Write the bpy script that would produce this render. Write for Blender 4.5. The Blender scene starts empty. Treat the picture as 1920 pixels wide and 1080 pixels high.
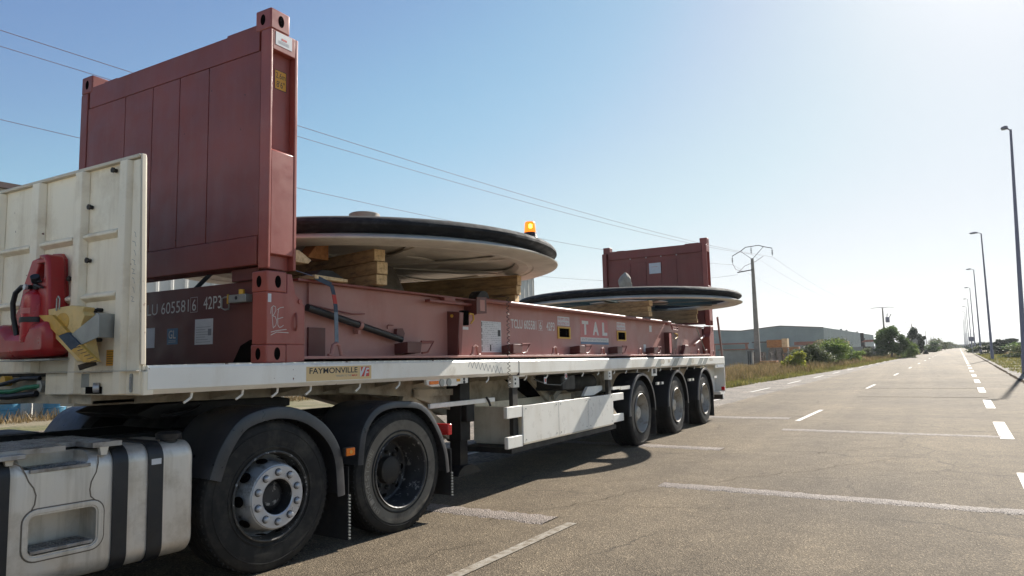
import bpy, bmesh, math, random
import numpy as np
from mathutils import Matrix, Vector

random.seed(7)
rng = np.random.default_rng(7)
S = bpy.context.scene
COL = S.collection
rad = math.radians

# ------------------------------------------------------------------ camera
cam_d = bpy.data.cameras.new("camera")
cam = bpy.data.objects.new("camera", cam_d)
COL.objects.link(cam)
CAM = Vector((3.95473, -3.43287, 1.4165))
cr = Vector((0.865512, 0.500304, -0.024187)); cu_ = Vector((0.070494, -0.073862, 0.994774)); cf = Vector((-0.495903, 0.862694, 0.099197))
m3 = Matrix((cr, cu_, -cf)).transposed()
cam.matrix_world = Matrix.Translation(CAM) @ m3.to_4x4()
cam_d.sensor_width = 36.0
cam_d.lens = 25.028
cam_d.clip_start = 0.05
cam_d.clip_end = 12000
S.camera = cam

# ------------------------------------------------------------------ light
SUN_AZ, SUN_EL = 8.0, 31.0            # degrees; azimuth from +Y towards +X
W = bpy.data.worlds.new("World"); S.world = W
W.use_nodes = True
wn, wl = W.node_tree.nodes, W.node_tree.links
wn.clear()
sky = wn.new("ShaderNodeTexSky"); sky.sky_type = 'NISHITA'; sky.sun_disc = False
sky.sun_elevation = rad(SUN_EL); sky.sun_rotation = rad(SUN_AZ)
sky.air_density = 1.0; sky.dust_density = 0.3; sky.ozone_density = 3.0; sky.altitude = 50
bg = wn.new("ShaderNodeBackground"); bg.inputs[1].default_value = 0.12
wo = wn.new("ShaderNodeOutputWorld")
# the brightest part of the sky is rolled off softly, as a summer haze veil does
BGS = 0.14
EXPO = 2 ** 0.90
sc1 = wn.new("ShaderNodeVectorMath"); sc1.operation = 'SCALE'; sc1.inputs[3].default_value = BGS / 4.0
cvn = wn.new("ShaderNodeRGBCurve"); cm = cvn.mapping; cm.extend = 'HORIZONTAL'; cc = cm.curves[3]
pts_ = [(0, 0), (.2, .205), (.35, .37), (.5, .555), (.65, .665), (.8, .765), (.95, .83), (1.25, .895), (1.5, .945), (2.2, 1.02), (4.0, 1.25)]
cc.points[0].location = (0, 0); cc.points[1].location = (1, 1.25 / 1.3)
for a_, b_ in pts_[1:-1]: cc.points.new(a_ / 4.0, b_ / 1.3)
for p_ in cc.points: p_.handle_type = 'AUTO_CLAMPED'
cm.update()
sc2 = wn.new("ShaderNodeVectorMath"); sc2.operation = 'SCALE'; sc2.inputs[3].default_value = 1.3 / BGS / EXPO * 0.955
bg.inputs[1].default_value = BGS
wl.new(sky.outputs[0], sc1.inputs[0]); wl.new(sc1.outputs[0], cvn.inputs[1]); wl.new(cvn.outputs[0], sc2.inputs[0])
# bright whitish aureole of scattered light round the sun
tcw = wn.new("ShaderNodeTexCoord"); nrmw = wn.new("ShaderNodeVectorMath"); nrmw.operation = 'NORMALIZE'; wl.new(tcw.outputs["Generated"], nrmw.inputs[0])
dt = wn.new("ShaderNodeVectorMath"); dt.operation = 'DOT_PRODUCT'; wl.new(nrmw.outputs[0], dt.inputs[0])
dt.inputs[1].default_value = (math.sin(rad(SUN_AZ)) * math.cos(rad(SUN_EL)), math.cos(rad(SUN_AZ)) * math.cos(rad(SUN_EL)), math.sin(rad(SUN_EL)))
ac = wn.new("ShaderNodeMath"); ac.operation = 'ARCCOSINE'; ac.use_clamp = False; mn = wn.new("ShaderNodeMath"); mn.operation = 'MINIMUM'; mn.inputs[1].default_value = 0.99999
wl.new(dt.outputs["Value"], mn.inputs[0]); wl.new(mn.outputs[0], ac.inputs[0])
dv = wn.new("ShaderNodeMath"); dv.operation = 'MULTIPLY'; dv.inputs[1].default_value = -1.0 / rad(4.6); wl.new(ac.outputs[0], dv.inputs[0])
ex_ = wn.new("ShaderNodeMath"); ex_.operation = 'EXPONENT'; wl.new(dv.outputs[0], ex_.inputs[0])
gl_ = wn.new("ShaderNodeVectorMath"); gl_.operation = 'SCALE'; gl_.inputs[0].default_value = (0.72 / BGS / EXPO,) * 3; wl.new(ex_.outputs[0], gl_.inputs[3])
ad = wn.new("ShaderNodeVectorMath"); ad.operation = 'ADD'; wl.new(sc2.outputs[0], ad.inputs[0]); wl.new(gl_.outputs[0], ad.inputs[1])
wl.new(ad.outputs[0], bg.inputs[0]); wl.new(bg.outputs[0], wo.inputs[0])
sl_ = bpy.data.lights.new("sun", 'SUN'); sl_.energy = 5.0; sl_.angle = rad(0.55); sl_.color = (1.0, 0.945, 0.855)
sun = bpy.data.objects.new("sun", sl_); COL.objects.link(sun)
sd = Vector((math.sin(rad(SUN_AZ)) * math.cos(rad(SUN_EL)), math.cos(rad(SUN_AZ)) * math.cos(rad(SUN_EL)), math.sin(rad(SUN_EL))))
sun.rotation_euler = sd.to_track_quat('Z', 'Y').to_euler()
sun.location = (60, 400, 250)
S.view_settings.view_transform = 'Standard'
S.view_settings.look = 'None'
S.view_settings.exposure = 0.90
S.view_settings.gamma = 1.0
S.render.engine = 'CYCLES'
S.cycles.max_bounces = 8
S.cycles.volume_bounces = 1
S.cycles.volume_step_rate = 4

# ------------------------------------------------------------------ frames
SLOPE = -0.0051294                     # the trailer deck runs very slightly down to its tail
FW_ = Matrix.Identity(4)
FT_ = Matrix.Rotation(math.atan(SLOPE), 4, 'X')
TY = rad(5.0)                          # the tractor stands slightly turned under the trailer
_o = Vector((0.02, 0.7, 0)) - 0.7 * Vector((math.sin(TY), math.cos(TY), 0))
FK_ = Matrix.Translation(_o) @ Matrix.Rotation(-TY, 4, 'Z')

BASE = {}

def tag(o, label=None, cat=None, group=None, kind=None):
    if label: o["label"] = label
    if cat: o["category"] = cat
    if group: o["group"] = group
    if kind: o["kind"] = kind
    return o

def thing(name, label, cat, base, frame=FT_, group=None):
    o = bpy.data.objects.new(name, None)
    o.empty_display_size = 0.2
    COL.objects.link(o)
    o.matrix_world = frame @ Matrix.Translation(base)
    BASE[o.name] = Vector(base)
    return tag(o, label, cat, group)

class MB:
    def __init__(s):
        s.v = []; s.f = []; s.m = []
    def add(s, vs, fs, m=0):
        b = len(s.v)
        s.v += [tuple(v) for v in vs]
        for f in fs:
            s.f.append([b + i for i in f]); s.m.append(m)
        return s
    def box(s, x0, x1, y0, y1, z0, z1, m=0):
        vs = [(x, y, z) for x in (x0, x1) for y in (y0, y1) for z in (z0, z1)]
        return s.add(vs, [(0, 1, 3, 2), (4, 6, 7, 5), (0, 4, 5, 1), (2, 3, 7, 6), (0, 2, 6, 4), (1, 5, 7, 3)], m)
    def prism(s, poly, axis, a0, a1, m=0):
        def P(a, p):
            return {'x': (a, p[0], p[1]), 'y': (p[0], a, p[1]), 'z': (p[0], p[1], a)}[axis]
        n = len(poly)
        vs = [P(a0, p) for p in poly] + [P(a1, p) for p in poly]
        fs = [tuple(range(n)), tuple(range(2 * n - 1, n - 1, -1))]
        fs += [(i, (i + 1) % n, n + (i + 1) % n, n + i) for i in range(n)]
        return s.add(vs, fs, m)
    def cyl(s, p0, p1, r, n=16, m=0, r2=None):
        p0, p1 = Vector(p0), Vector(p1); r2 = r if r2 is None else r2
        d = (p1 - p0).normalized()
        a = d.orthogonal().normalized(); b = d.cross(a)
        vs = []
        for p, rr in ((p0, r), (p1, r2)):
            for i in range(n):
                t = 2 * math.pi * i / n
                vs.append(p + rr * (math.cos(t) * a + math.sin(t) * b))
        fs = [tuple(range(n)), tuple(range(2 * n - 1, n - 1, -1))] + [(i, (i + 1) % n, n + (i + 1) % n, n + i) for i in range(n)]
        return s.add(vs, fs, m)
    def tube(s, pts, r, n=8, m=0, closed=False):
        pts = [Vector(p) for p in pts]; N = len(pts)
        ref = None; vs = []
        for i, p in enumerate(pts):
            if closed: d = pts[(i + 1) % N] - pts[i - 1]
            else: d = pts[min(i + 1, N - 1)] - pts[max(i - 1, 0)]
            d.normalize()
            a = d.orthogonal().normalized() if ref is None else (ref - ref.dot(d) * d).normalized()
            ref = a; b = d.cross(a)
            rr = r[i] if isinstance(r, (list, tuple)) else r
            for k in range(n):
                t = 2 * math.pi * k / n
                vs.append(p + rr * (math.cos(t) * a + math.sin(t) * b))
        fs = []
        for i in range(N if closed else N - 1):
            j = (i + 1) % N
            fs += [(i * n + k, i * n + (k + 1) % n, j * n + (k + 1) % n, j * n + k) for k in range(n)]
        if not closed:
            fs += [tuple(range(n)), tuple(range(N * n - 1, (N - 1) * n - 1, -1))]
        return s.add(vs, fs, m)
    def lathe(s, c, axis, prof, n=48, m=0, closed=False, mfun=None):
        """prof: list of (r, a) with a measured along the axis"""
        N = len(prof); vs = []
        for (r, a) in prof:
            for k in range(n):
                t = 2 * math.pi * k / n
                if axis == 'x': vs.append((c[0] + a, c[1] + r * math.cos(t), c[2] + r * math.sin(t)))
                elif axis == 'y': vs.append((c[0] + r * math.cos(t), c[1] + a, c[2] + r * math.sin(t)))
                else: vs.append((c[0] + r * math.cos(t), c[1] + r * math.sin(t), c[2] + a))
        b = len(s.v); s.v += vs
        for i in range(N if closed else N - 1):
            j = (i + 1) % N
            mm = m if mfun is None else mfun(i)
            for k in range(n):
                s.f.append([b + i * n + k, b + i * n + (k + 1) % n, b + j * n + (k + 1) % n, b + j * n + k]); s.m.append(mm)
        return s
    def beam(s, p0, p1, w, h, m=0, up=(0, 0, 1)):
        p0, p1 = Vector(p0), Vector(p1); d = (p1 - p0).normalized()
        u = Vector(up); sd_ = d.cross(u).normalized(); u = sd_.cross(d)
        vs = []
        for p in (p0, p1):
            for a, b in ((-1, -1), (1, -1), (1, 1), (-1, 1)):
                vs.append(p + sd_ * a * w / 2 + u * b * h / 2)
        return s.add(vs, [(0, 1, 2, 3), (7, 6, 5, 4), (0, 4, 5, 1), (1, 5, 6, 2), (2, 6, 7, 3), (3, 7, 4, 0)], m)
    def ribbon(s, pts, w, axis, a, m=0):
        """flat ribbon along 2-D pts in the plane axis = a"""
        for (p, q) in zip(pts[:-1], pts[1:]):
            p_, q_ = Vector(p), Vector(q); d = (q_ - p_)
            if d.length < 1e-6: continue
            nn = Vector((-d.y, d.x)).normalized() * w / 2; d = d.normalized() * w * 0.2
            quad = [p_ - d + nn, q_ + d + nn, q_ + d - nn, p_ - d - nn]
            if axis == 'x': vs = [(a, t.x, t.y) for t in quad]
            elif axis == 'y': vs = [(t.x, a, t.y) for t in quad]
            else: vs = [(t.x, t.y, a) for t in quad]
            s.add(vs, [(0, 1, 2, 3)], m)
        return s
    def mesh(s, name, mats, base, smooth=True, recalc=True):
        me = bpy.data.meshes.new(name)
        bx = Vector(base)
        me.from_pydata([(v[0] - bx[0], v[1] - bx[1], v[2] - bx[2]) for v in s.v], [], s.f)
        for mt in (mats if isinstance(mats, (list, tuple)) else [mats]): me.materials.append(mt)
        me.polygons.foreach_set("material_index", s.m)
        me.update()
        if recalc:
            bm = bmesh.new(); bm.from_mesh(me)
            bmesh.ops.recalc_face_normals(bm, faces=bm.faces)
            bm.to_mesh(me); bm.free()
        if smooth:
            me.shade_smooth()
            me.set_sharp_from_angle(angle=rad(32))
        return me
    def islands(s):
        par = list(range(len(s.v)))
        def fd(a):
            while par[a] != a: par[a] = par[par[a]]; a = par[a]
            return a
        for f in s.f:
            r0 = fd(f[0])
            for i in f[1:]: par[fd(i)] = r0
        out = {}
        for f, m_ in zip(s.f, s.m): out.setdefault(fd(f[0]), []).append((f, m_))
        res = []
        for fl in out.values():
            idx = {}; mb = MB()
            for f, m_ in fl:
                for i in f:
                    if i not in idx: idx[i] = len(mb.v); mb.v.append(s.v[i])
                mb.f.append([idx[i] for i in f]); mb.m.append(m_)
            res.append(mb)
        return res
    def part(s, name, mats, parent, bevel=0.0, smooth=True, label=None, recalc=True, split=False):
        if split:
            for mb in s.islands(): o = mb.part(name, mats, parent, bevel, smooth, label, recalc)
            return o
        root = parent
        while root.parent is not None: root = root.parent
        me = s.mesh(name, mats, BASE[root.name], smooth, recalc)
        o = bpy.data.objects.new(name, me); COL.objects.link(o); o.parent = parent
        if bevel: add_bevel(o, bevel)
        if label: o["label"] = label
        return o
    def top(s, name, label, cat, mats, base, frame=FT_, bevel=0.0, group=None, kind=None, smooth=True, recalc=True):
        me = s.mesh(name, mats, base, smooth, recalc)
        o = bpy.data.objects.new(name, me); COL.objects.link(o)
        o.matrix_world = frame @ Matrix.Translation(base)
        BASE[o.name] = Vector(base)
        if bevel: add_bevel(o, bevel)
        return tag(o, label, cat, group, kind)

def add_bevel(o, w):
    b = o.modifiers.new("bevel", 'BEVEL'); b.width = w; b.segments = 2; b.limit_method = 'ANGLE'; b.angle_limit = rad(40)
    b.harden_normals = False

def copy_tree(o, mw=None):
    c = o.copy(); COL.objects.link(c)
    BASE[c.name] = BASE.get(o.name, Vector((0, 0, 0)))
    for ch in [x for x in bpy.data.objects if x.parent == o]:
        d = copy_tree(ch); d.parent = c; d.matrix_parent_inverse = ch.matrix_parent_inverse.copy()
    if mw is not None: c.matrix_world = mw
    return c

# ------------------------------------------------------------------ materials
def nodes(name):
    m = bpy.data.materials.new(name); m.use_nodes = True
    nt = m.node_tree; b = nt.nodes["Principled BSDF"]
    return m, nt, b

def N(nt, t, **kw):
    n = nt.nodes.new(t)
    for k, v in kw.items():
        if k in n.inputs.keys(): n.inputs[k].default_value = v
        else: setattr(n, k, v)
    return n

def ramp(nt, src, stops):
    r = nt.nodes.new("ShaderNodeValToRGB"); e = r.color_ramp.elements
    while len(e) < len(stops): e.new(0.5)
    for i, (p, c) in enumerate(stops):
        e[i].position = p; e[i].color = (*c, 1) if len(c) == 3 else c
    nt.links.new(src, r.inputs[0]); return r

def mixc(nt, fac, a, b, mode='MIX'):
    m = nt.nodes.new("ShaderNodeMix"); m.data_type = 'RGBA'; m.blend_type = mode
    for s_, v in ((m.inputs[0], fac), (m.inputs[6], a), (m.inputs[7], b)):
        if hasattr(v, "links") or hasattr(v, "is_output"): nt.links.new(v, s_)
        elif isinstance(v, (int, float)): s_.default_value = v
        else: s_.default_value = (*v, 1)
    return m.outputs[2]

def coords(nt, scale=(1, 1, 1)):
    t = nt.nodes.new("ShaderNodeTexCoord"); mp = nt.nodes.new("ShaderNodeMapping")
    mp.inputs["Scale"].default_value = scale
    nt.links.new(t.outputs["Object"], mp.inputs[0]); return mp.outputs[0]

def noise(nt, vec, scale, detail=4, rough=0.55):
    n = nt.nodes.new("ShaderNodeTexNoise"); n.inputs["Scale"].default_value = scale
    n.inputs["Detail"].default_value = detail; n.inputs["Roughness"].default_value = rough
    nt.links.new(vec, n.inputs["Vector"]); return n.outputs["Fac"]

def bumpn(nt, b, h, strength, dist):
    bu = nt.nodes.new("ShaderNodeBump"); bu.inputs["Strength"].default_value = strength; bu.inputs["Distance"].default_value = dist
    nt.links.new(h, bu.inputs["Height"]); nt.links.new(bu.outputs[0], b.inputs["Normal"])

def surf(name, col, rough=0.6, metal=0.0, var=0.12, vscale=2.0, dirt=None, dscale=6.0, dlo=0.55, dhi=0.75, chips=None, cscale=25, cth=0.72,
         streak=None, sscale=(9, 9, 0.7), bump=0.0, bscale=40, spec=0.5, coat=0.0):
    m, nt, b = nodes(name)
    v = coords(nt)
    n1 = noise(nt, v, vscale, 5)
    lo = tuple(c * (1 - var) for c in col); hi = tuple(min(1, c * (1 + var)) for c in col)
    c = ramp(nt, n1, [(0.3, lo), (0.7, hi)]).outputs[0]
    if streak:
        sv = coords(nt, sscale); ns = noise(nt, sv, 1.0, 5, 0.65)
        f = ramp(nt, ns, [(0.5, (0, 0, 0)), (0.72, (1, 1, 1))]).outputs[0]
        mm = nt.nodes.new("ShaderNodeMath"); mm.operation = 'MULTIPLY'; nt.links.new(f, mm.inputs[0]); mm.inputs[1].default_value = 0.55
        c = mixc(nt, mm.outputs[0], c, streak)
    if dirt:
        nd = noise(nt, v, dscale, 8, 0.68)
        f = ramp(nt, nd, [(dlo, (0, 0, 0)), (dhi, (1, 1, 1))]).outputs[0]
        c = mixc(nt, f, c, dirt)
    if chips:
        nc = noise(nt, v, cscale, 3, 0.5)
        f = ramp(nt, nc, [(cth, (0, 0, 0)), (cth + 0.02, (1, 1, 1))]).outputs[0]
        c = mixc(nt, f, c, chips)
    nt.links.new(c, b.inputs["Base Color"])
    b.inputs["Metallic"].default_value = metal
    b.inputs["Specular IOR Level"].default_value = spec
    b.inputs["Coat Weight"].default_value = coat
    nr = noise(nt, v, vscale * 4, 4)
    rr = ramp(nt, nr, [(0.3, (max(0.02, rough - 0.1),) * 3), (0.7, (min(1, rough + 0.12),) * 3)])
    nt.links.new(rr.outputs[0], b.inputs["Roughness"])
    if bump: bumpn(nt, b, noise(nt, v, bscale, 6, 0.6), bump, 0.01)
    return m

M = {}
M['white'] = surf("white_trailer_paint", (0.86, 0.83, 0.75), 0.38, streak=(0.66, 0.58, 0.46), sscale=(7, 3, 1.2), var=0.06, dirt=(0.42, 0.36, 0.27), dscale=3.0, dlo=0.6, dhi=0.85, chips=(0.16, 0.05, 0.03), cscale=16, cth=0.735, coat=0.1)
M['cream'] = surf("cream_headboard_paint", (0.88, 0.79, 0.62), 0.42, var=0.08, vscale=1.2, dirt=(0.52, 0.40, 0.25), dscale=3.0, dlo=0.52, dhi=0.9, streak=(0.64, 0.53, 0.36), chips=(0.14, 0.05, 0.03), cscale=20, cth=0.75)
M['rustedge'] = surf("chipped_rusty_paint", (0.58, 0.52, 0.42), 0.6, var=0.1, dirt=(0.24, 0.10, 0.05), dscale=14, dlo=0.60, dhi=0.68)
M['chassis'] = surf("dusty_beige_chassis", (0.52, 0.45, 0.34), 0.75, var=0.2, dirt=(0.12, 0.09, 0.06), dscale=3.5, dlo=0.45, dhi=0.75)
M['panel'] = surf("guard_paint", (0.84, 0.81, 0.73), 0.33, var=0.05, streak=(0.66, 0.60, 0.50), sscale=(3, 5, 1.5), dirt=(0.42, 0.34, 0.25), dscale=6, dlo=0.64, dhi=0.85, chips=(0.2, 0.08, 0.05), cscale=28, cth=0.77, coat=0.15)
M['maroon'] = surf("maroon_container_paint", (0.225, 0.052, 0.040), 0.46, streak=(0.27, 0.085, 0.065), sscale=(5, 5, 0.5), var=0.2, vscale=1.6, dirt=(0.235, 0.075, 0.058), dscale=5, dlo=0.5, dhi=0.85, chips=(0.09, 0.030, 0.020), cscale=26, cth=0.725, bump=0.3, bscale=2.5)
M['faded'] = surf("sun_faded_maroon_paint", (0.42, 0.195, 0.165), 0.50, streak=(0.34, 0.13, 0.10), sscale=(4, 4, 0.8), var=0.14, vscale=1.2, dirt=(0.46, 0.26, 0.215), dscale=3.5, dlo=0.5, dhi=0.9, chips=(0.12, 0.04, 0.03), cscale=26, cth=0.77, bump=0.10, bscale=7)
M['shademaroon'] = surf("shaded_maroon_paint", (0.12, 0.032, 0.027), 0.5, var=0.15, vscale=2, dirt=(0.16, 0.07, 0.055), dscale=4, dlo=0.5, dhi=0.9)  # maroon darkened; the shade on these faces is put into the colour
M['postred'] = surf("brighter_maroon_post_paint", (0.33, 0.083, 0.064), 0.42, streak=(0.26, 0.06, 0.045), sscale=(9, 9, 0.7), var=0.15, vscale=1.6, dirt=(0.36, 0.13, 0.10), dscale=5, dlo=0.5, dhi=0.85, chips=(0.10, 0.035, 0.025), cscale=24, cth=0.75, bump=0.10, bscale=9)
M['rubber'] = surf("tyre_rubber", (0.015, 0.0145, 0.014), 0.75, var=0.25, vscale=7, dirt=(0.040, 0.035, 0.029), dscale=4, dlo=0.5, dhi=0.85, bump=0.2, bscale=60, spec=0.25)
M['sidewall'] = surf("tyre_sidewall", (0.017, 0.0163, 0.0155), 0.72, var=0.25, vscale=5, dirt=(0.085, 0.075, 0.06), dscale=4, dlo=0.48, dhi=0.85, spec=0.3)
M['dusty'] = surf("dust_coated_tyre_bead", (0.175, 0.155, 0.125), 0.85, var=0.2, vscale=6, dirt=(0.05, 0.045, 0.04), dscale=5, dlo=0.52, dhi=0.75, spec=0.2)
M['black'] = surf("black_plastic", (0.010, 0.011, 0.014), 0.48, var=0.25, vscale=3, dirt=(0.03, 0.028, 0.026), dscale=5, dlo=0.5, dhi=0.85)
M['fender'] = surf("greyed_black_fender", (0.032, 0.033, 0.038), 0.36, var=0.25, vscale=4, dirt=(0.075, 0.07, 0.064), dscale=4, dlo=0.45, dhi=0.85)
M['darkmetal'] = surf("grimy_dark_steel", (0.035, 0.032, 0.028), 0.7, metal=0.2, var=0.3, dirt=(0.10, 0.08, 0.06), dscale=5, dlo=0.45, dhi=0.8)
M['grease'] = surf("greasy_black_steel", (0.008, 0.008, 0.008), 0.6, var=0.3, dirt=(0.03, 0.027, 0.022), dscale=6, dlo=0.5, dhi=0.8)
M['alu'] = surf("weathered_aluminium", (0.64, 0.60, 0.54), 0.46, metal=0.55, var=0.08, vscale=2, dirt=(0.30, 0.25, 0.18), dscale=3.5, dlo=0.5, dhi=0.85, streak=(0.34, 0.30, 0.24), sscale=(14, 14, 0.8))
M['plate'] = surf("chequer_plate_aluminium", (0.36, 0.35, 0.34), 0.42, metal=0.6, var=0.15, dirt=(0.13, 0.11, 0.09), dscale=9, dlo=0.45, dhi=0.7)
M['rimsilver'] = surf("scuffed_silver_rim", (0.42, 0.43, 0.44), 0.40, metal=0.5, var=0.1, vscale=6, dirt=(0.10, 0.09, 0.075), dscale=11, dlo=0.5, dhi=0.68)
M['rimlip'] = surf("chipped_dark_rim_lip", (0.07, 0.066, 0.06), 0.6, metal=0.2, var=0.3, vscale=9, dirt=(0.50, 0.49, 0.46), dscale=30, dlo=0.60, dhi=0.64)
M['rimdark'] = surf("brake_dusted_rim", (0.045, 0.044, 0.045), 0.55, metal=0.35, var=0.3, vscale=9, dirt=(0.30, 0.29, 0.27), dscale=16, dlo=0.57, dhi=0.62)
M['rimgrey'] = surf("dusty_grey_rim", (0.40, 0.38, 0.34), 0.5, metal=0.3, var=0.12, vscale=5, dirt=(0.18, 0.14, 0.10), dscale=9, dlo=0.5, dhi=0.75)
M['hubcap'] = surf("plain_silver_hub", (0.50, 0.51, 0.53), 0.36, metal=0.5, var=0.05)
M['galv'] = surf("galvanised_steel", (0.34, 0.35, 0.33), 0.5, metal=0.5, var=0.15, vscale=12)
M['red'] = surf("red_plastic", (0.36, 0.018, 0.02), 0.35, var=0.15, vscale=3, dirt=(0.22, 0.03, 0.03), dscale=5, dlo=0.5, dhi=0.8)
M['redcyl'] = surf("extinguisher_red_paint", (0.40, 0.015, 0.02), 0.25, var=0.05)
M['wedge'] = surf("faded_yellow_plastic", (0.70, 0.50, 0.20), 0.5, var=0.12, vscale=6, dirt=(0.45, 0.28, 0.10), dscale=7, dlo=0.55, dhi=0.8)
M['amber'] = surf("amber_lens", (0.85, 0.19, 0.01), 0.2, var=0.08, vscale=30)
M['redlens'] = surf("red_lens", (0.55, 0.02, 0.02), 0.2, var=0.1, vscale=30)
M['yellow'] = surf("yellow_paint", (0.62, 0.36, 0.04), 0.5, var=0.1)
M['cloth'] = surf("grey_cloth_wrap", (0.33, 0.30, 0.25), 0.9, var=0.25, vscale=9, bump=0.5, bscale=22)
M['concrete'] = surf("pole_concrete", (0.30, 0.27, 0.23), 0.85, var=0.15, vscale=2, dirt=(0.18, 0.16, 0.13), dscale=1.2, dlo=0.45, dhi=0.8)
M['postgrey'] = surf("lamp_post_steel", (0.24, 0.225, 0.27), 0.6, metal=0.3, var=0.1)
M['wire'] = surf("dull_wire", (0.22, 0.15, 0.17), 0.7, var=0.05)
M['sheavegrey'] = surf("dirty_cream_sheave_paint", (0.66, 0.63, 0.57), 0.62, var=0.15, vscale=1.3, dirt=(0.42, 0.39, 0.34), dscale=2.2, dlo=0.45, dhi=0.8)
M['hubsteel'] = surf("greased_shaft_steel", (0.26, 0.235, 0.20), 0.6, metal=0.2, var=0.2, dirt=(0.12, 0.10, 0.08), dscale=8, dlo=0.45, dhi=0.8)
M['liner'] = surf("worn_black_sheave_liner", (0.011, 0.011, 0.012), 0.85, var=0.3, vscale=3, dirt=(0.05, 0.05, 0.05), dscale=8, dlo=0.5, dhi=0.75, bump=0.3, bscale=25)
M['teal'] = surf("dark_green_sheave_paint", (0.050, 0.085, 0.075), 0.5, var=0.25, vscale=2, dirt=(0.11, 0.11, 0.09), dscale=3, dlo=0.5, dhi=0.8)
M['beige'] = surf("sticker_beige", (0.70, 0.50, 0.24), 0.4, var=0.06)
M['stickw'] = surf("sticker_white", (0.62, 0.63, 0.64), 0.45, var=0.05, vscale=14, dirt=(0.42, 0.38, 0.34), dscale=12, dlo=0.6, dhi=0.8)
M['stickgrey'] = surf("sticker_print_grey", (0.22, 0.23, 0.25), 0.5, var=0.1)
M['stickblue'] = surf("sticker_blue", (0.045, 0.13, 0.24), 0.45, var=0.08)
M['stickpink'] = surf("faded_red_logo_panel", (0.50, 0.15, 0.14), 0.5, var=0.06)
M['stickred'] = surf("logo_red", (0.55, 0.05, 0.04), 0.45, var=0.05)
M['stickyel'] = surf("sticker_yellow", (0.72, 0.36, 0.04), 0.5, var=0.06)
M['ink'] = surf("black_lettering", (0.02, 0.02, 0.025), 0.5, var=0.05)
M['letterw'] = surf("white_lettering", (0.60, 0.58, 0.54), 0.5, var=0.08, vscale=30)
M['letterfaint'] = surf("worn_white_lettering", (0.46, 0.40, 0.38), 0.55, var=0.1, vscale=30)
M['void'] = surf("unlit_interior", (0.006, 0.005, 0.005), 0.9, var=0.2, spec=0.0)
M['mudflap'] = surf("rubber_mudflap", (0.016, 0.016, 0.017), 0.65, var=0.25, dirt=(0.06, 0.05, 0.04), dscale=5, dlo=0.5, dhi=0.8)
M['glassy'] = surf("lamp_glass", (0.30, 0.30, 0.30), 0.2, metal=0.2, var=0.1, vscale=30)
M['hosegreen'] = surf("green_hose", (0.03, 0.20, 0.10), 0.5, var=0.1)
M['blueplastic'] = surf("blue_plastic", (0.05, 0.20, 0.32), 0.5, var=0.15)
M['strap'] = surf("dark_strap_webbing", (0.05, 0.07, 0.10), 0.8, var=0.2, vscale=30)
M['strapred'] = surf("red_strap_sleeve", (0.45, 0.05, 0.04), 0.7, var=0.1)
M['strapgrey'] = surf("bluish_grey_strap", (0.16, 0.20, 0.24), 0.8, var=0.15, vscale=30)
M['post'] = surf("utility_brown_steel", (0.16, 0.10, 0.085), 0.6, var=0.15)

def wood(name, a, b_, dark):
    m, nt, b = nodes(name)
    v = coords(nt, (1.2, 14, 14)); n1 = noise(nt, v, 2.0, 8, 0.65)
    c = ramp(nt, n1, [(0.32, dark), (0.5, a), (0.72, b_)]).outputs[0]
    v2 = coords(nt); n2 = noise(nt, v2, 3.0, 6, 0.6)
    f = ramp(nt, n2, [(0.5, (0, 0, 0)), (0.8, (0.75, 0.75, 0.75))]).outputs[0]
    c = mixc(nt, f, c, dark)
    nt.links.new(c, b.inputs["Base Color"]); b.inputs["Roughness"].default_value = 0.8
    bumpn(nt, b, n1, 0.5, 0.006)
    return m
M['wood'] = wood("sawn_timber", (0.42, 0.27, 0.13), (0.54, 0.37, 0.19), (0.19, 0.115, 0.06))
M['woodend'] = wood("timber_end_grain", (0.70, 0.50, 0.27), (0.80, 0.60, 0.36), (0.42, 0.27, 0.14))
M['woodorange'] = wood("orange_plywood", (0.46, 0.20, 0.07), (0.55, 0.27, 0.11), (0.30, 0.13, 0.05))
M['greywood'] = wood("weathered_grey_wood", (0.26, 0.22, 0.18), (0.38, 0.34, 0.28), (0.11, 0.09, 0.07))

def glow(name, col, strength):
    m, nt, b = nodes(name)
    b.inputs["Base Color"].default_value = (*col, 1); b.inputs["Emission Color"].default_value = (*col, 1)
    b.inputs["Emission Strength"].default_value = strength; b.inputs["Roughness"].default_value = 0.2
    return m
M['beacon'] = glow("lit_amber_lens", (1.0, 0.20, 0.01), 0.9)
M['beaconcore'] = glow("lit_beacon_bulb", (1.0, 0.55, 0.05), 5.0)

def stripes(name, a, b_, scale, ang):
    m, nt, b = nodes(name)
    v = coords(nt); mp = nt.nodes.new("ShaderNodeMapping"); mp.inputs["Rotation"].default_value = (0, rad(ang), 0)
    nt.links.new(v, mp.inputs[0])
    w = nt.nodes.new("ShaderNodeTexWave"); w.inputs["Scale"].default_value = scale; w.bands_direction = 'X'
    nt.links.new(mp.outputs[0], w.inputs[0])
    c = ramp(nt, w.outputs[1], [(0.48, a), (0.52, b_)]).outputs[0]
    n1 = noise(nt, v, 12, 4); c = mixc(nt, ramp(nt, n1, [(0.5, (0, 0, 0)), (0.8, (0.8, 0.8, 0.8))]).outputs[0], c, (0.25, 0.17, 0.07))
    nt.links.new(c, b.inputs["Base Color"]); b.inputs["Roughness"].default_value = 0.5
    return m
M['hazardband'] = surf("worn_yellow_band", (0.62, 0.36, 0.06), 0.5, var=0.15, vscale=8, dirt=(0.25, 0.15, 0.04), dscale=9, dlo=0.5, dhi=0.75)

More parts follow.
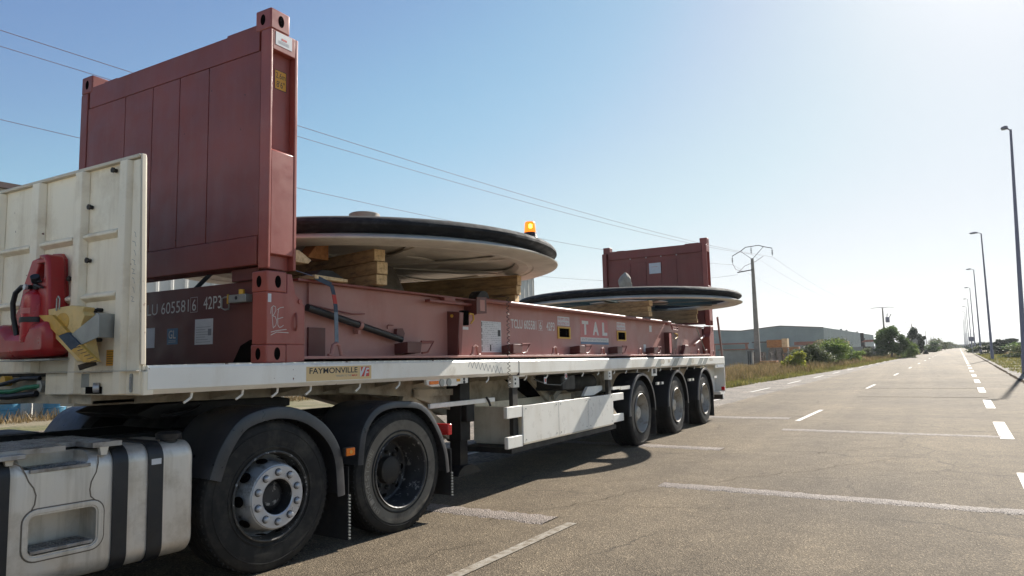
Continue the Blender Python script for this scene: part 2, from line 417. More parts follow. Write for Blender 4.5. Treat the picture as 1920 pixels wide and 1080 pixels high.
def asphalt():
    m, nt, b = nodes("old_grey_asphalt")
    v = coords(nt)
    big = noise(nt, v, 0.35, 4); mid = noise(nt, v, 3.0, 5)
    c = ramp(nt, mid, [(0.3, (0.187, 0.149, 0.104)), (0.7, (0.235, 0.189, 0.133))]).outputs[0]
    f = ramp(nt, big, [(0.35, (0.84, 0.84, 0.85)), (0.7, (1.14, 1.12, 1.07))]).outputs[0]
    c = mixc(nt, 1.0, c, f, 'MULTIPLY')
    vo = nt.nodes.new("ShaderNodeTexVoronoi"); vo.inputs["Scale"].default_value = 115; nt.links.new(v, vo.inputs["Vector"])
    sp = nt.nodes.new("ShaderNodeSeparateColor"); nt.links.new(vo.outputs["Color"], sp.inputs[0])
    st = ramp(nt, sp.outputs[0], [(0.0, (0.50, 0.50, 0.50)), (0.55, (0.95, 0.95, 0.95)), (0.84, (1.15, 1.15, 1.15)), (0.92, (1.6, 1.58, 1.52)), (1.0, (2.3, 2.25, 2.15))]).outputs[0]
    c = mixc(nt, 0.85, c, st, 'MULTIPLY')
    # lengthwise wheel-path wear
    sv = coords(nt, (0.9, 0.012, 1)); nw = noise(nt, sv, 1.0, 3)
    c = mixc(nt, 1.0, c, ramp(nt, nw, [(0.35, (0.84, 0.84, 0.85)), (0.65, (1.08, 1.08, 1.07))]).outputs[0], 'MULTIPLY')
    # hairline cracks where the surface is tired
    nv = nt.nodes.new("ShaderNodeTexNoise"); nv.inputs["Scale"].default_value = 1.6; nv.inputs["Detail"].default_value = 6; nt.links.new(v, nv.inputs["Vector"])
    vm = nt.nodes.new("ShaderNodeMix"); vm.data_type = 'VECTOR'; vm.inputs[0].default_value = 0.35
    nt.links.new(v, vm.inputs[4]); nt.links.new(nv.outputs["Color"], vm.inputs[5])
    vc = nt.nodes.new("ShaderNodeTexVoronoi"); vc.feature = 'DISTANCE_TO_EDGE'; vc.inputs["Scale"].default_value = 0.75
    nt.links.new(vm.outputs[1], vc.inputs["Vector"])
    cr_ = ramp(nt, vc.outputs["Distance"], [(0.0, (1, 1, 1)), (0.011, (0, 0, 0))]).outputs[0]
    ms = ramp(nt, noise(nt, v, 0.45, 3), [(0.46, (0, 0, 0)), (0.54, (1, 1, 1))]).outputs[0]
    # older repair patches and oil-darkened tracks
    vp = nt.nodes.new("ShaderNodeTexVoronoi"); vp.inputs["Scale"].default_value = 0.16; vp.distance = 'CHEBYCHEV'; nt.links.new(vm.outputs[1], vp.inputs["Vector"])
    spp = nt.nodes.new("ShaderNodeSeparateColor"); nt.links.new(vp.outputs["Color"], spp.inputs[0])
    c = mixc(nt, 1.0, c, ramp(nt, spp.outputs[1], [(0.0, (0.90, 0.90, 0.91)), (0.5, (1.0, 1.0, 1.0)), (1.0, (1.06, 1.05, 1.03))]).outputs[0], 'MULTIPLY')
    st_ = noise(nt, v, 1.1, 6, 0.7)
    c = mixc(nt, 1.0, c, ramp(nt, st_, [(0.28, (0.72, 0.72, 0.73)), (0.42, (1, 1, 1))]).outputs[0], 'MULTIPLY')
    cf_ = mixc(nt, 1.0, cr_, ms, 'MULTIPLY')
    hf = nt.nodes.new('ShaderNodeMath'); hf.operation = 'MULTIPLY'; nt.links.new(cf_, hf.inputs[0]); hf.inputs[1].default_value = 0.55
    c = mixc(nt, hf.outputs[0], c, (0.05, 0.042, 0.034))
    nt.links.new(c, b.inputs["Base Color"]); b.inputs["Roughness"].default_value = 0.78
    b.inputs["Specular IOR Level"].default_value = 0.07
    bumpn(nt, b, vo.outputs["Distance"], 0.75, 0.007)
    return m
M['asphalt'] = asphalt()

def granular(name, cols, s1, s2, rough=0.9, bs=0.8, bd=0.02, big=0.4):
    m, nt, b = nodes(name)
    v = coords(nt)
    vo = nt.nodes.new("ShaderNodeTexVoronoi"); vo.inputs["Scale"].default_value = s1; nt.links.new(v, vo.inputs["Vector"])
    sp = nt.nodes.new("ShaderNodeSeparateColor"); nt.links.new(vo.outputs["Color"], sp.inputs[0])
    c = ramp(nt, sp.outputs[0], [(i / (len(cols) - 1), q) for i, q in enumerate(cols)]).outputs[0]
    n2 = noise(nt, v, s2, 6, 0.6)
    c = mixc(nt, 1.0, c, ramp(nt, n2, [(0.3, (1 - big,) * 3), (0.7, (1 + big,) * 3)]).outputs[0], 'MULTIPLY')
    nt.links.new(c, b.inputs["Base Color"]); b.inputs["Roughness"].default_value = rough
    bumpn(nt, b, vo.outputs["Distance"], bs, bd)
    return m
M['gravel'] = granular("roadside_gravel", [(0.085, 0.067, 0.050), (0.135, 0.108, 0.082), (0.25, 0.205, 0.16), (0.11, 0.088, 0.066)], 22, 0.8)
M['roughpatch'] = granular("raised_chipping_strip", [(0.15, 0.118, 0.100), (0.235, 0.188, 0.152), (0.38, 0.31, 0.262), (0.185, 0.147, 0.118)], 80, 2.0, 0.75, 1.0, 0.02, 0.2)
M['roadpaint'] = surf("worn_road_paint", (0.56, 0.53, 0.47), 0.7, var=0.08, vscale=4, dirt=(0.26, 0.22, 0.17), dscale=18, dlo=0.48, dhi=0.68, bump=0.5, bscale=90)
M['oldpaint'] = surf("faded_road_paint", (0.36, 0.325, 0.27), 0.75, var=0.1, vscale=4, dirt=(0.21, 0.172, 0.125), dscale=16, dlo=0.42, dhi=0.60, spec=0.1, bump=0.5, bscale=90)

def ground_mat():
    m, nt, b = nodes("dry_grassy_ground")
    v = coords(nt); n1 = noise(nt, v, 0.18, 6, 0.6); n2 = noise(nt, v, 2.4, 6, 0.65)
    c1 = ramp(nt, n2, [(0.3, (0.060, 0.075, 0.022)), (0.5, (0.105, 0.105, 0.035)), (0.72, (0.20, 0.16, 0.075))]).outputs[0]
    c2 = ramp(nt, n2, [(0.3, (0.15, 0.12, 0.075)), (0.7, (0.27, 0.225, 0.15))]).outputs[0]
    c = mixc(nt, ramp(nt, n1, [(0.42, (0, 0, 0)), (0.58, (1, 1, 1))]).outputs[0], c1, c2)
    nt.links.new(c, b.inputs["Base Color"]); b.inputs["Roughness"].default_value = 0.95
    bumpn(nt, b, noise(nt, v, 9, 6), 0.7, 0.05)
    return m
M['ground'] = ground_mat()

def leafm(name, a, b_, c_, tr=0.45, sc=0.7):
    m, nt, b = nodes(name)
    v = coords(nt); n1 = noise(nt, v, sc, 4, 0.7)
    g = nt.nodes.new("ShaderNodeNewGeometry")
    c = ramp(nt, g.outputs["Random Per Island"], [(0.0, a), (0.6, b_), (1.0, c_)]).outputs[0]
    c = mixc(nt, 1.0, c, ramp(nt, n1, [(0.35, (0.75, 0.75, 0.75)), (0.65, (1.25, 1.25, 1.25))]).outputs[0], 'MULTIPLY')
    nt.links.new(c, b.inputs["Base Color"]); b.inputs["Roughness"].default_value = 0.6
    t = nt.nodes.new("ShaderNodeBsdfTranslucent"); nt.links.new(c, t.inputs[0])
    mx = nt.nodes.new("ShaderNodeMixShader"); mx.inputs[0].default_value = tr
    nt.links.new(b.outputs[0], mx.inputs[1]); nt.links.new(t.outputs[0], mx.inputs[2])
    nt.links.new(mx.outputs[0], nt.nodes["Material Output"].inputs[0])
    return m
M['leaf'] = leafm("broad_leaf_green", (0.055, 0.095, 0.025), (0.095, 0.150, 0.040), (0.15, 0.21, 0.06))
M['leaflight'] = leafm("bright_leaf_green", (0.09, 0.14, 0.03), (0.16, 0.22, 0.05), (0.25, 0.31, 0.09), 0.5)
M['leafyellow'] = leafm("yellow_leaf", (0.20, 0.22, 0.03), (0.30, 0.30, 0.04), (0.38, 0.38, 0.08), 0.5)
M['leafdark'] = leafm("dark_evergreen_leaf", (0.018, 0.030, 0.012), (0.030, 0.048, 0.018), (0.045, 0.065, 0.025), 0.2)
M['leafgrey'] = leafm("dusty_olive_leaf", (0.075, 0.095, 0.040), (0.12, 0.14, 0.06), (0.18, 0.195, 0.085), 0.4)
M['drygrass'] = leafm("dry_straw_grass", (0.13, 0.095, 0.04), (0.24, 0.165, 0.075), (0.40, 0.29, 0.15), 0.35)
M['weed'] = leafm("brown_green_weed", (0.12, 0.10, 0.038), (0.20, 0.15, 0.06), (0.32, 0.22, 0.12), 0.35)
M['grass'] = leafm("short_green_grass", (0.10, 0.105, 0.025), (0.17, 0.165, 0.042), (0.30, 0.24, 0.09), 0.45)
M['bark'] = surf("bark", (0.10, 0.075, 0.05), 0.9, var=0.3, vscale=9)
M['hill'] = surf("wooded_hill", (0.035, 0.05, 0.035), 0.95, var=0.4, vscale=0.01)
M['roof'] = surf("brown_roof_trim", (0.12, 0.08, 0.07), 0.6, var=0.1)
M['terracotta'] = surf("orange_red_panels", (0.30, 0.13, 0.09), 0.7, var=0.2)
M['tarp'] = surf("pale_grey_sheet", (0.30, 0.285, 0.25), 0.7, var=0.12)

def corrug(name, a, axis, scale, var=0.12, rough=0.5):
    m, nt, b = nodes(name)
    v = coords(nt); n1 = noise(nt, v, 0.35, 4)
    c = ramp(nt, n1, [(0.3, tuple(q * (1 - var) for q in a)), (0.7, tuple(q * (1 + var) for q in a))]).outputs[0]
    nt.links.new(c, b.inputs["Base Color"]); b.inputs["Roughness"].default_value = rough
    return m
M['clad'] = corrug("grey_green_cladding", (0.21, 0.24, 0.22), 'X', 6)
M['cladlight'] = corrug("pale_grey_green_cladding", (0.22, 0.26, 0.245), 'X', 6)
M['cladwhite'] = corrug("white_ribbed_cladding", (0.62, 0.60, 0.55), 'X', 6)

# ------------------------------------------------------------------ lettering
def text_part(body, name, mat, parent, axis, a, u0, u1, v0, v1, v0r=None, v1r=None, bold=0.0):
    """flat lettering fitted into [u0,u1] x [v0,v1] on the plane axis=a (facing +X or -Y)"""
    cu = bpy.data.curves.new("lettering", 'FONT'); cu.body = body; cu.offset = bold; cu.resolution_u = 3
    o = bpy.data.objects.new("lettering", cu); COL.objects.link(o)
    dg = bpy.context.evaluated_depsgraph_get(); dg.update()
    me = bpy.data.meshes.new_from_object(o.evaluated_get(dg))
    bpy.data.objects.remove(o); bpy.data.curves.remove(cu)
    co = np.array([v.co[:] for v in me.vertices]); fs = [list(p.vertices) for p in me.polygons]
    bpy.data.meshes.remove(me)
    lo, hi = co.min(0), co.max(0); t = (co - lo) / np.maximum(hi - lo, 1e-9)
    v0r = v0 if v0r is None else v0r; v1r = v1 if v1r is None else v1r
    mb = MB(); vs = []
    for p in t:
        u = u0 + (u1 - u0) * p[0]
        lo_ = v0 + (v0r - v0) * p[0]; hi_ = v1 + (v1r - v1) * p[0]
        w = lo_ + (hi_ - lo_) * p[1]
        vs.append({'x': (a, u, w), 'y': (u, a, w)}[axis])
    mb.add(vs, fs)
    if parent is None: return mb
    return mb.part(name, mat, parent, smooth=False, recalc=False)

# ------------------------------------------------------------------ the setting
ST = np.array([-300., -80, -30, -10, 0, 5, 10, 15, 18, 21, 25, 30, 35, 40, 50, 60, 75, 90, 110, 130, 160, 200, 250, 300, 350, 400, 500, 700, 1000, 1500, 2500, 4500])
HT = np.array([0.0038 * max(0.0, y - 15) if y < 390 else 1.41 for y in ST]); HT = np.minimum(HT, 1.40)
HT[ST > 450] = 1.30
def H(y): return float(np.interp(y, ST, HT))
RS = 0.03454                              # the road runs slightly to the right of the parked trailer
def rx(off, y): return 1.17 + off + RS * y

def strip(name, o0, o1, y0, y1, dz, mat, kind='structure', label=None, edge=0.0, n_edge=0):
    ys = [y0] + [s for s in ST if y0 < s < y1] + [y1]
    if n_edge: ys = sorted(set(ys) | set(np.linspace(y0, min(y1, 140), n_edge).tolist()))
    vs = []; fs = []
    for i, y in enumerate(ys):
        e0 = edge * (rng.random() - 0.5) if edge else 0; e1 = edge * (rng.random() - 0.5) if edge else 0
        a = o0(y) if callable(o0) else o0; b = o1(y) if callable(o1) else o1
        vs += [(rx(a, y) + e0, y, H(y) + dz), (rx(b, y) + e1, y, H(y) + dz)]
        if i: fs.append((2 * i - 2, 2 * i - 1, 2 * i + 1, 2 * i))
    mb = MB().add(vs, fs)
    o = mb.top(name, label, None, mat, (0, 0, 0), FW_, kind=kind, smooth=False, recalc=False)
    return o

# ground
xs = [-4500, -1500, -500, -200, -100, -60, -40, -25, -15, -8, -3, 0, 5, 10, 20, 40, 80, 200, 600, 1800, 4500]
g = MB(); vs = [(x, y, H(y)) for y in ST for x in xs]; nx = len(xs)
fs = [(j * nx + i, j * nx + i + 1, (j + 1) * nx + i + 1, (j + 1) * nx + i) for j in range(len(ST) - 1) for i in range(nx - 1)]
g.add(vs, fs).top("ground", None, None, M['ground'], (0, 0, 0), FW_, kind='structure', smooth=False, recalc=False)
strip("gravel_shoulder", lambda y: float(np.interp(y, [-60, 0, 18, 26, 34, 60, 120], [-19, -19, -8.5, -5.3, -4.9, -3.8, -3.2])), -2.5, -60, 120, 0.005, M['gravel'], edge=0.5, n_edge=90)
strip("gravel_verge", 4.6, lambda y: float(np.interp(y, [-60, 30, 38, 46, 120], [13, 13, 7.4, 5.6, 5.3])), -60, 120, 0.005, M['gravel'], edge=0.35, n_edge=100)
strip("road", -2.72, 4.93, -60, 400, 0.012, M['asphalt'], edge=0.07, n_edge=300)
strip("road_broken_edge", 4.84, 4.99, -30, 140, 0.0145, surf("crumbled_tar_edge", (0.085, 0.068, 0.052), 0.95, var=0.4, vscale=5, spec=0.0), edge=0.10, n_edge=260)
sr = MB().add([(-12, 123, H(123) + 0.01), (2.6, 124.5, H(124.5) + 0.01), (2.6, 129, H(129) + 0.01), (-12, 129, H(129) + 0.01)], [(0, 1, 2, 3)])
sr.top("side_road", None, None, M['tarp'], (0, 0, 0), FW_, kind='structure', recalc=False)

# painted lines: one object per kind of line, each dash cut at the ground stations
def dashes(name, off, w, spans, mat):
    mb = MB()
    for (y0, y1) in spans:
        ys = [y0] + [s for s in ST if y0 < s < y1] + [y1]; vs = []; fs = []
        for i, y in enumerate(ys):
            vs += [(rx(off, y), y, H(y) + 0.018), (rx(off + w, y), y, H(y) + 0.018)]
            if i: fs.append((2 * i - 2, 2 * i - 1, 2 * i + 1, 2 * i))
        mb.add(vs, fs)
    return mb.top(name, None, None, mat, (0, 0, 0), FW_, kind='structure', smooth=False, recalc=False)
dashes("road_centre_line_marking", -0.05, 0.10, [(12.25 + 13 * k, 15.3 + 13 * k) for k in range(0, 24)], M['roadpaint'])
dashes("road_centre_line_worn_marking", -0.04, 0.09, [(-0.85, 2.2)], M['oldpaint'])
dashes("road_right_edge_marking", 3.35, 0.18, [(-3.1 + 6.5 * k, -0.1 + 6.5 * k) for k in range(0, 55)], M['roadpaint'])
dashes("road_left_edge_marking", -3.60 + 0.10, 0.11, [(22.8 - 6.5 * 3 + 6.5 * k, 25.8 - 6.5 * 3 + 6.5 * k) for k in range(0, 50)], M['roadpaint'])
# transverse strips of coarse chippings laid on the asphalt
def rumble(x0, y0a, y0b, x1, y1a, y1b):
    n = 60; mb = MB(); vs = []; fs = []
    for i in range(n + 1):
        t = i / n; x = x0 + (x1 - x0) * t; j = rng.random(2) * 0.06
        a = y0a + (y1a - y0a) * t + j[0]; b = y0b + (y1b - y0b) * t - j[1]
        vs += [(x, a, H(a) + 0.0125), (x, a + 0.03, H(a) + 0.021), (x, b - 0.03, H(b) + 0.021), (x, b, H(b) + 0.0125)]
        if i:
            q = 4 * i
            fs += [(q - 4, q, q + 1, q - 3), (q - 3, q + 1, q + 2, q - 2), (q - 2, q + 2, q + 3, q - 1)]
    mb.add(vs, fs).top("road_chipping_strip", None, None, M['roughpatch'], (0, 0, 0), FW_, kind='structure', recalc=False)
rumble(1.36, 4.10, 4.42, 4.75, 3.95, 4.22)
rumble(-1.9, 2.12, 2.44, 1.04, 2.03, 2.40)
rumble(-1.6, 7.36, 7.70, 1.26, 7.20, 7.56)
rumble(1.60, 10.30, 10.62, 4.9, 10.10, 10.34)
rumble(-1.6, 12.6, 13.0, 1.37, 12.6, 13.02)
M['tar'] = surf("tar_sealed_joint", (0.085, 0.072, 0.056), 0.98, var=0.3, vscale=6, spec=0.0)
def seam(pts, w):
    mb = MB(); pts = [(x + random.uniform(-.03, .03), y + random.uniform(-.03, .03)) for x, y in pts]
    for (a, b_) in zip(pts[:-1], pts[1:]):
        d = Vector((b_[0] - a[0], b_[1] - a[1])).normalized(); n_ = Vector((-d.y, d.x)) * w / 2
        mb.add([(a[0] + n_.x, a[1] + n_.y, H(a[1]) + .0165), (b_[0] + n_.x, b_[1] + n_.y, H(b_[1]) + .0165), (b_[0] - n_.x, b_[1] - n_.y, H(b_[1]) + .0165), (a[0] - n_.x, a[1] - n_.y, H(a[1]) + .0165)], [(0, 1, 2, 3)])
    mb.top("road_sealed_joint", None, None, M['tar'], (0, 0, 0), FW_, kind='structure', smooth=False, recalc=False)
for (y, a, b_) in ((20.5, 2.1, 5.4), (25.4, 1.9, 5.5), (29.5, 2.2, 5.6), (40.2, 2.4, 6.0)):
    seam([(a + (b_ - a) * i / 14, y - .1 * i / 14) for i in range(15)], 0.07)
def wander(x, y, n, dx, dy, amp, seed):
    r = random.Random(seed); out = []
    for i in range(n): out.append((x, y)); x += dx + r.uniform(-amp, amp); y += dy + r.uniform(-amp, amp)
    return out
seam(wander(.55, 2.0, 26, .045, .11, .05, 1), .006); seam(wander(.95, 2.9, 14, .10, .03, .04, 2), .005); seam(wander(1.9, 4.6, 30, .05, .09, .06, 3), .006)
seam(wander(.9, 1.35, 14, -.03, -.09, .04, 4), .005); seam(wander(.3, 5.1, 22, .09, .0, .05, 5), .005)
seam(wander(2.4, 7.2, 26, .06, .07, .06, 7), .006)

# distant wooded hills
def ridge(y, x0, x1, hfun, name):
    mb = MB(); vs = []; fs = []; n = 140
    for i in range(n + 1):
        x = x0 + (x1 - x0) * i / n; h = hfun(x)
        vs += [(x, y - 500, 0), (x, y, h), (x, y + 700, 0)]
        if i:
            q = 3 * i; fs += [(q - 3, q, q + 1, q - 2), (q - 2, q + 1, q + 2, q - 1)]
    mb.add(vs, fs).top(name, None, None, M['hill'], (0, 0, 0), FW_, kind='structure', recalc=False)
ridge(3400, -1200, 3000, lambda x: 34 + 24 / (1 + math.exp(-(x - 40) / 120)) + 5 * math.sin(x / 170) + 2.5 * math.sin(x / 61) + 4 * math.sin(x / 420 + 1), "hills")

# ------------------------------------------------------------------ vegetation
def leaf_cloud(blobs, n, size, seed, flat=0.6, zmin=None):
    """n small leaf quads spread through ellipsoidal blobs (cx,cy,cz,rx,ry,rz)"""
    r = np.random.default_rng(seed)
    B = np.array(blobs, float); wgt = B[:, 3] * B[:, 4] * B[:, 5]; wgt = wgt ** 0.7; wgt /= wgt.sum()
    k = r.choice(len(B), n, p=wgt)
    d = r.normal(size=(n, 3)); d /= np.linalg.norm(d, axis=1)[:, None]
    rad_ = r.random(n) ** 0.42 * (0.82 + 0.36 * r.random(n))
    c = B[k, :3] + d * rad_[:, None] * B[k, 3:6]
    if zmin is not None: c[:, 2] = np.maximum(c[:, 2], zmin + r.random(n) * 0.05)
    a = r.normal(size=(n, 3)); a[:, 2] *= flat; a /= np.linalg.norm(a, axis=1)[:, None]
    b = np.cross(a, r.normal(size=(n, 3))); b /= np.linalg.norm(b, axis=1)[:, None]
    s = size * (0.6 + 0.8 * r.random(n))[:, None]
    v = np.stack([c - a * s, c + b * s * 0.5, c + a * s, c - b * s * 0.5], 1).reshape(-1, 3)
    return v, n
def quads_obj(name, v, n, mat, parent=None, base=(0, 0, 0), label=None, cat=None, kind=None, group=None):
    v = v - np.array(base)
    me = bpy.data.meshes.new(name)
    me.vertices.add(len(v)); me.vertices.foreach_set("co", v.astype(np.float32).ravel())
    me.loops.add(4 * n); me.loops.foreach_set("vertex_index", np.arange(4 * n, dtype=np.int32))
    me.polygons.add(n); me.polygons.foreach_set("loop_start", np.arange(0, 4 * n, 4, dtype=np.int32))
    me.materials.append(mat); me.update(calc_edges=True)
    o = bpy.data.objects.new(name, me); COL.objects.link(o)
    if parent: o.parent = parent
    else:
        o.matrix_world = Matrix.Translation(base); BASE[o.name] = Vector(base)
    return tag(o, label, cat, group, kind)

def blobs_for(x, y, z0, w, h, n, seed, low=0.25, lump=0.32):
    r = random.Random(seed); out = []
    for i in range(n):
        t = r.random(); a = r.random() * 6.283
        zz = z0 + h * (low + (1 - low) * t * 0.86)
        ww = w * 0.5 * math.sqrt(max(0.05, 1 - ((t - 0.35) / 0.72) ** 2)) * (0.25 + 0.6 * r.random())
        s = lump * (0.55 + 0.7 * r.random())
        out.append((x + math.cos(a) * ww, y + math.sin(a) * ww, zz, w * 0.5 * s, w * 0.5 * s, h * 0.42 * s))
    return out

def tree(x, y, w, h, label, mat, seed, nl, size, name="tree", group=None, cat="tree", low=0.22, nb=16, lump=0.42):
    z = H(y)
    t = thing(name, label, cat, (x, y, z), FW_, group)
    tr = MB(); r = random.Random(seed)
    tr.tube([(x, y, z - 0.1), (x + 0.05 * w, y, z + h * 0.25), (x - 0.02 * w, y, z + h * 0.5), (x + 0.03 * w, y, z + h * 0.82)], [w * 0.045, w * 0.036, w * 0.024, w * 0.008], 8)
    for i in range(7):
        a = r.random() * 6.28; q = 0.25 + 0.5 * r.random(); L_ = w * (0.22 + 0.18 * r.random())
        tr.tube([(x, y, z + h * q), (x + math.cos(a) * L_ * 0.5, y + math.sin(a) * L_ * 0.5, z + h * (q + 0.1)), (x + math.cos(a) * L_, y + math.sin(a) * L_, z + h * (q + 0.2))], [w * 0.02, w * 0.013, w * 0.004], 6)
    tr.part("trunk", M['bark'], t)
    v, n = leaf_cloud(blobs_for(x, y, z, w, h, nb, seed, low, lump), nl, size, seed, zmin=z + 0.05)
    quads_obj("crown", v, n, mat, t, (x, y, z))
    return t
def bush(x, y, w, h, label, mat, seed, nl, size, name="shrub", group=None, cat="shrub", nb=12):
    z = H(y)
    t = thing(name, label, cat, (x, y, z), FW_, group)
    st = MB(); r = random.Random(seed)
    for i in range(6):
        a = r.random() * 6.28; q = w * 0.28 * r.random()
        st.tube([(x + 0.03 * math.cos(a), y, z - 0.05), (x + math.cos(a) * q, y + math.sin(a) * q, z + h * 0.7)], [0.03, 0.01], 5)
    st.part("stem", M['bark'], t)
    v, n = leaf_cloud(blobs_for(x, y, z, w, h, nb, seed, 0.08, 0.5), nl, size, seed, zmin=z + 0.02)
    quads_obj("foliage", v, n, mat, t, (x, y, z))
    return t

def grass_patch(name, fn, n, hmin, hmax, wd, mat, seed, label=None):
    """n blades; fn(r, n) -> x, y arrays and a height factor"""
    r = np.random.default_rng(seed)
    x, y, hf = fn(r, n); n = len(x)
    z = np.interp(y, ST, HT)
    hgt = (hmin + (hmax - hmin) * r.random(n)) * hf
    a = r.random(n) * 6.283; lean = r.normal(size=(n, 2)) * 0.28 * hgt[:, None]
    w = wd * (0.6 + 0.8 * r.random(n)) * (1 + y / 120)
    dx, dy = np.cos(a) * w, np.sin(a) * w
    p0 = np.stack([x - dx, y - dy, z], 1); p1 = np.stack([x + dx, y + dy, z], 1)
    p2 = np.stack([x + lean[:, 0] + dx * 0.3, y + lean[:, 1] + dy * 0.3, z + hgt], 1); p3 = np.stack([x + lean[:, 0] - dx * 0.3, y + lean[:, 1] - dy * 0.3, z + hgt], 1)
    v = np.stack([p0, p1, p2, p3], 1).reshape(-1, 3)
    return quads_obj(name, v, n, mat, kind='stuff', label=label)
def band(x0f, x1f, y0, y1, clump=2.5, power=1.5, thresh=0.0):
    def fn(r, n):
        y = y0 + (y1 - y0) * r.random(n) ** power
        o = r.random(n); x = 1.17 + RS * y + x0f(y) + (x1f(y) - x0f(y)) * o
        q = np.sin(x * 1.9 + y * 0.7) + np.sin(x * 0.63 - y * 1.1 + 2) + np.sin(x * 3.1 + y * 1.7 + 1) * 0.6
        keep = q > thresh + r.normal(size=n) * 0.6
        return x[keep], y[keep], (0.75 + 0.25 * np.clip(q, -1, 2))[keep]
    return fn
c_ = lambda v: (lambda y: v + 0 * y)
grass_patch("grass", band(c_(-7.6), lambda y: np.interp(y, [20, 34, 60, 120], [-5.2, -4.7, -3.6, -3.05]), 22, 150, thresh=-0.9), 70000, 0.05, 0.22, 0.012, M['grass'], 1, "short green grass along the left gravel shoulder")
grass_patch("dry_grass", band(c_(-13.0), lambda y: np.interp(y, [30, 60, 120], [-6.2, -5.0, -4.2]), 30, 120, thresh=-0.3), 30000, 0.15, 0.55, 0.010, M['drygrass'], 2, "tall straw coloured dry grass in front of the yard")
grass_patch("grass", band(lambda y: np.interp(y, [14, 34, 44, 120], [7.5, 5.6, 5.2, 5.15]), c_(17), 17, 130, thresh=-0.3), 90000, 0.04, 0.17, 0.012, M['grass'], 3, "short green grass on the right verge under the street lamps")
grass_patch("dry_grass", band(c_(8.0), c_(24), 30, 130, thresh=0.5), 26000, 0.12, 0.45, 0.012, M['drygrass'], 4, "dry yellowed grass between the right verge and the scrub")
grass_patch("dry_grass", lambda r, n: (-18.3 + 0.0345 * 0 + r.normal(size=n) * 0.35 + RS * (y_ := 4 + 34 * r.random(n)), y_, 0.4 + 0.8 * r.random(n)), 9000, 0.08, 0.35, 0.010, M['drygrass'], 5, "dry grass at the foot of the white ribbed building")

grass_patch("weeds", band(c_(-12.0), lambda y: np.interp(y, [26, 60, 120], [-5.6, -4.3, -3.6]), 26, 110, thresh=0.1), 30000, 0.15, 0.5, 0.014, M['weed'], 6, "tangled green and brown weeds mixed through the dry grass")
# left roadside plants
bush(-3.95, 50.3, 1.7, 1.25, "bright yellow green shrub at the edge of the left gravel shoulder", M['leafyellow'], 11, 2600, 0.07)
bush(-4.15, 58.5, 3.2, 1.8, "dusty grey green shrub behind the yellow green one", M['leafgrey'], 12, 8200, 0.08)
bush(-3.0, 65.0, 4.0, 2.1, "tall bright green shrub in the middle of the left roadside thicket", M['leaflight'], 13, 9500, 0.085)
bush(-2.3, 72.0, 4.0, 1.7, "light green shrub closing the far end of the left thicket", M['leaflight'], 14, 8200, 0.085)
bush(-4.2, 72.0, 4.2, 2.4, "loose leafy shrub standing up at the back of the left thicket", M['leafgrey'], 15, 4200, 0.09)
tree(0.2, 99.0, 3.9, 4.3, "round broadleaf tree hiding the foot of the transformer pole", M['leaf'], 21, 15000, 0.11, nb=34, lump=0.34)
bush(-1.9, 96.0, 2.8, 1.6, "grey green shrub to the left of the round broadleaf tree", M['leafgrey'], 16, 3600, 0.09)
bush(2.2, 103.0, 2.8, 1.9, "light green shrub under the right side of the round broadleaf tree", M['leaflight'], 17, 3800, 0.09)
tree(2.3, 141.0, 2.9, 4.6, "dark pointed evergreen behind the round broadleaf tree", M['leafdark'], 22, 6000, 0.14, name="evergreen_tree", nb=14, low=0.05)
tree(3.6, 143.0, 1.9, 3.6, "narrow dark evergreen at the right end of the evergreen pair", M['leafdark'], 23, 4000, 0.13, name="evergreen_tree", nb=10, low=0.05)

# right side scrub and far plants
for i, (x, y, w, h, mt, lb) in enumerate([
    (13.2, 88, 5.5, 1.25, 'leafgrey', "low dusty scrub bush beside the first lamp post, nearest of the right hand scrub"),
    (16.0, 104, 7.0, 1.5, 'leafgrey', "wide olive scrub bush behind the nearest scrub on the right verge"),
    (12.6, 118, 4.5, 1.3, 'leafdark', "dark scrub bush between the second and third lamp posts"),
    (17.5, 128, 8.0, 1.7, 'leaf', "broad green scrub bush in front of the clipped dark trees"),
    (13.6, 150, 5.0, 1.6, 'leafgrey', "grey green scrub bush by the back of the road sign"),
    (22.5, 150, 9.0, 1.6, 'leafgrey', "long olive scrub bush at the right edge of the far field"),
    (16.2, 205, 6.0, 1.9, 'leafdark', "dark bush far down the right verge"),
    (19.5, 260, 8.0, 2.0, 'leafdark', "farthest dark bush on the right verge")]):
    bush(x, y, w, h, lb, M[mt], 40 + i, 3600, 0.11 + 0.03 * (y > 120))
tree(17.5, 176, 3.4, 2.6, "left one of the two low dark dome shaped trees beyond the right verge", M['leafdark'], 61, 4200, 0.17, nb=14, low=0.12)
tree(20.2, 180, 4.2, 2.6, "right one of the two low dark dome shaped trees beyond the right verge", M['leafdark'], 62, 4600, 0.17, nb=14, low=0.12)
bush(5.2, 185, 4.5, 2.6, "green bush at the left road edge past the evergreens", M['leaf'], 71, 3000, 0.16)
bush(7.2, 232, 6.0, 3.4, "hazy round bush beyond the left road edge", M['leafgrey'], 72, 2600, 0.2)
bush(10.8, 330, 8.0, 2.8, "hazy low bush far down the left side of the road", M['leafgrey'], 73, 2200, 0.26)
bush(17.5, 470, 9.0, 3.6, "very distant hazy bush in front of the long low building", M['leafgrey'], 74, 1600, 0.36)

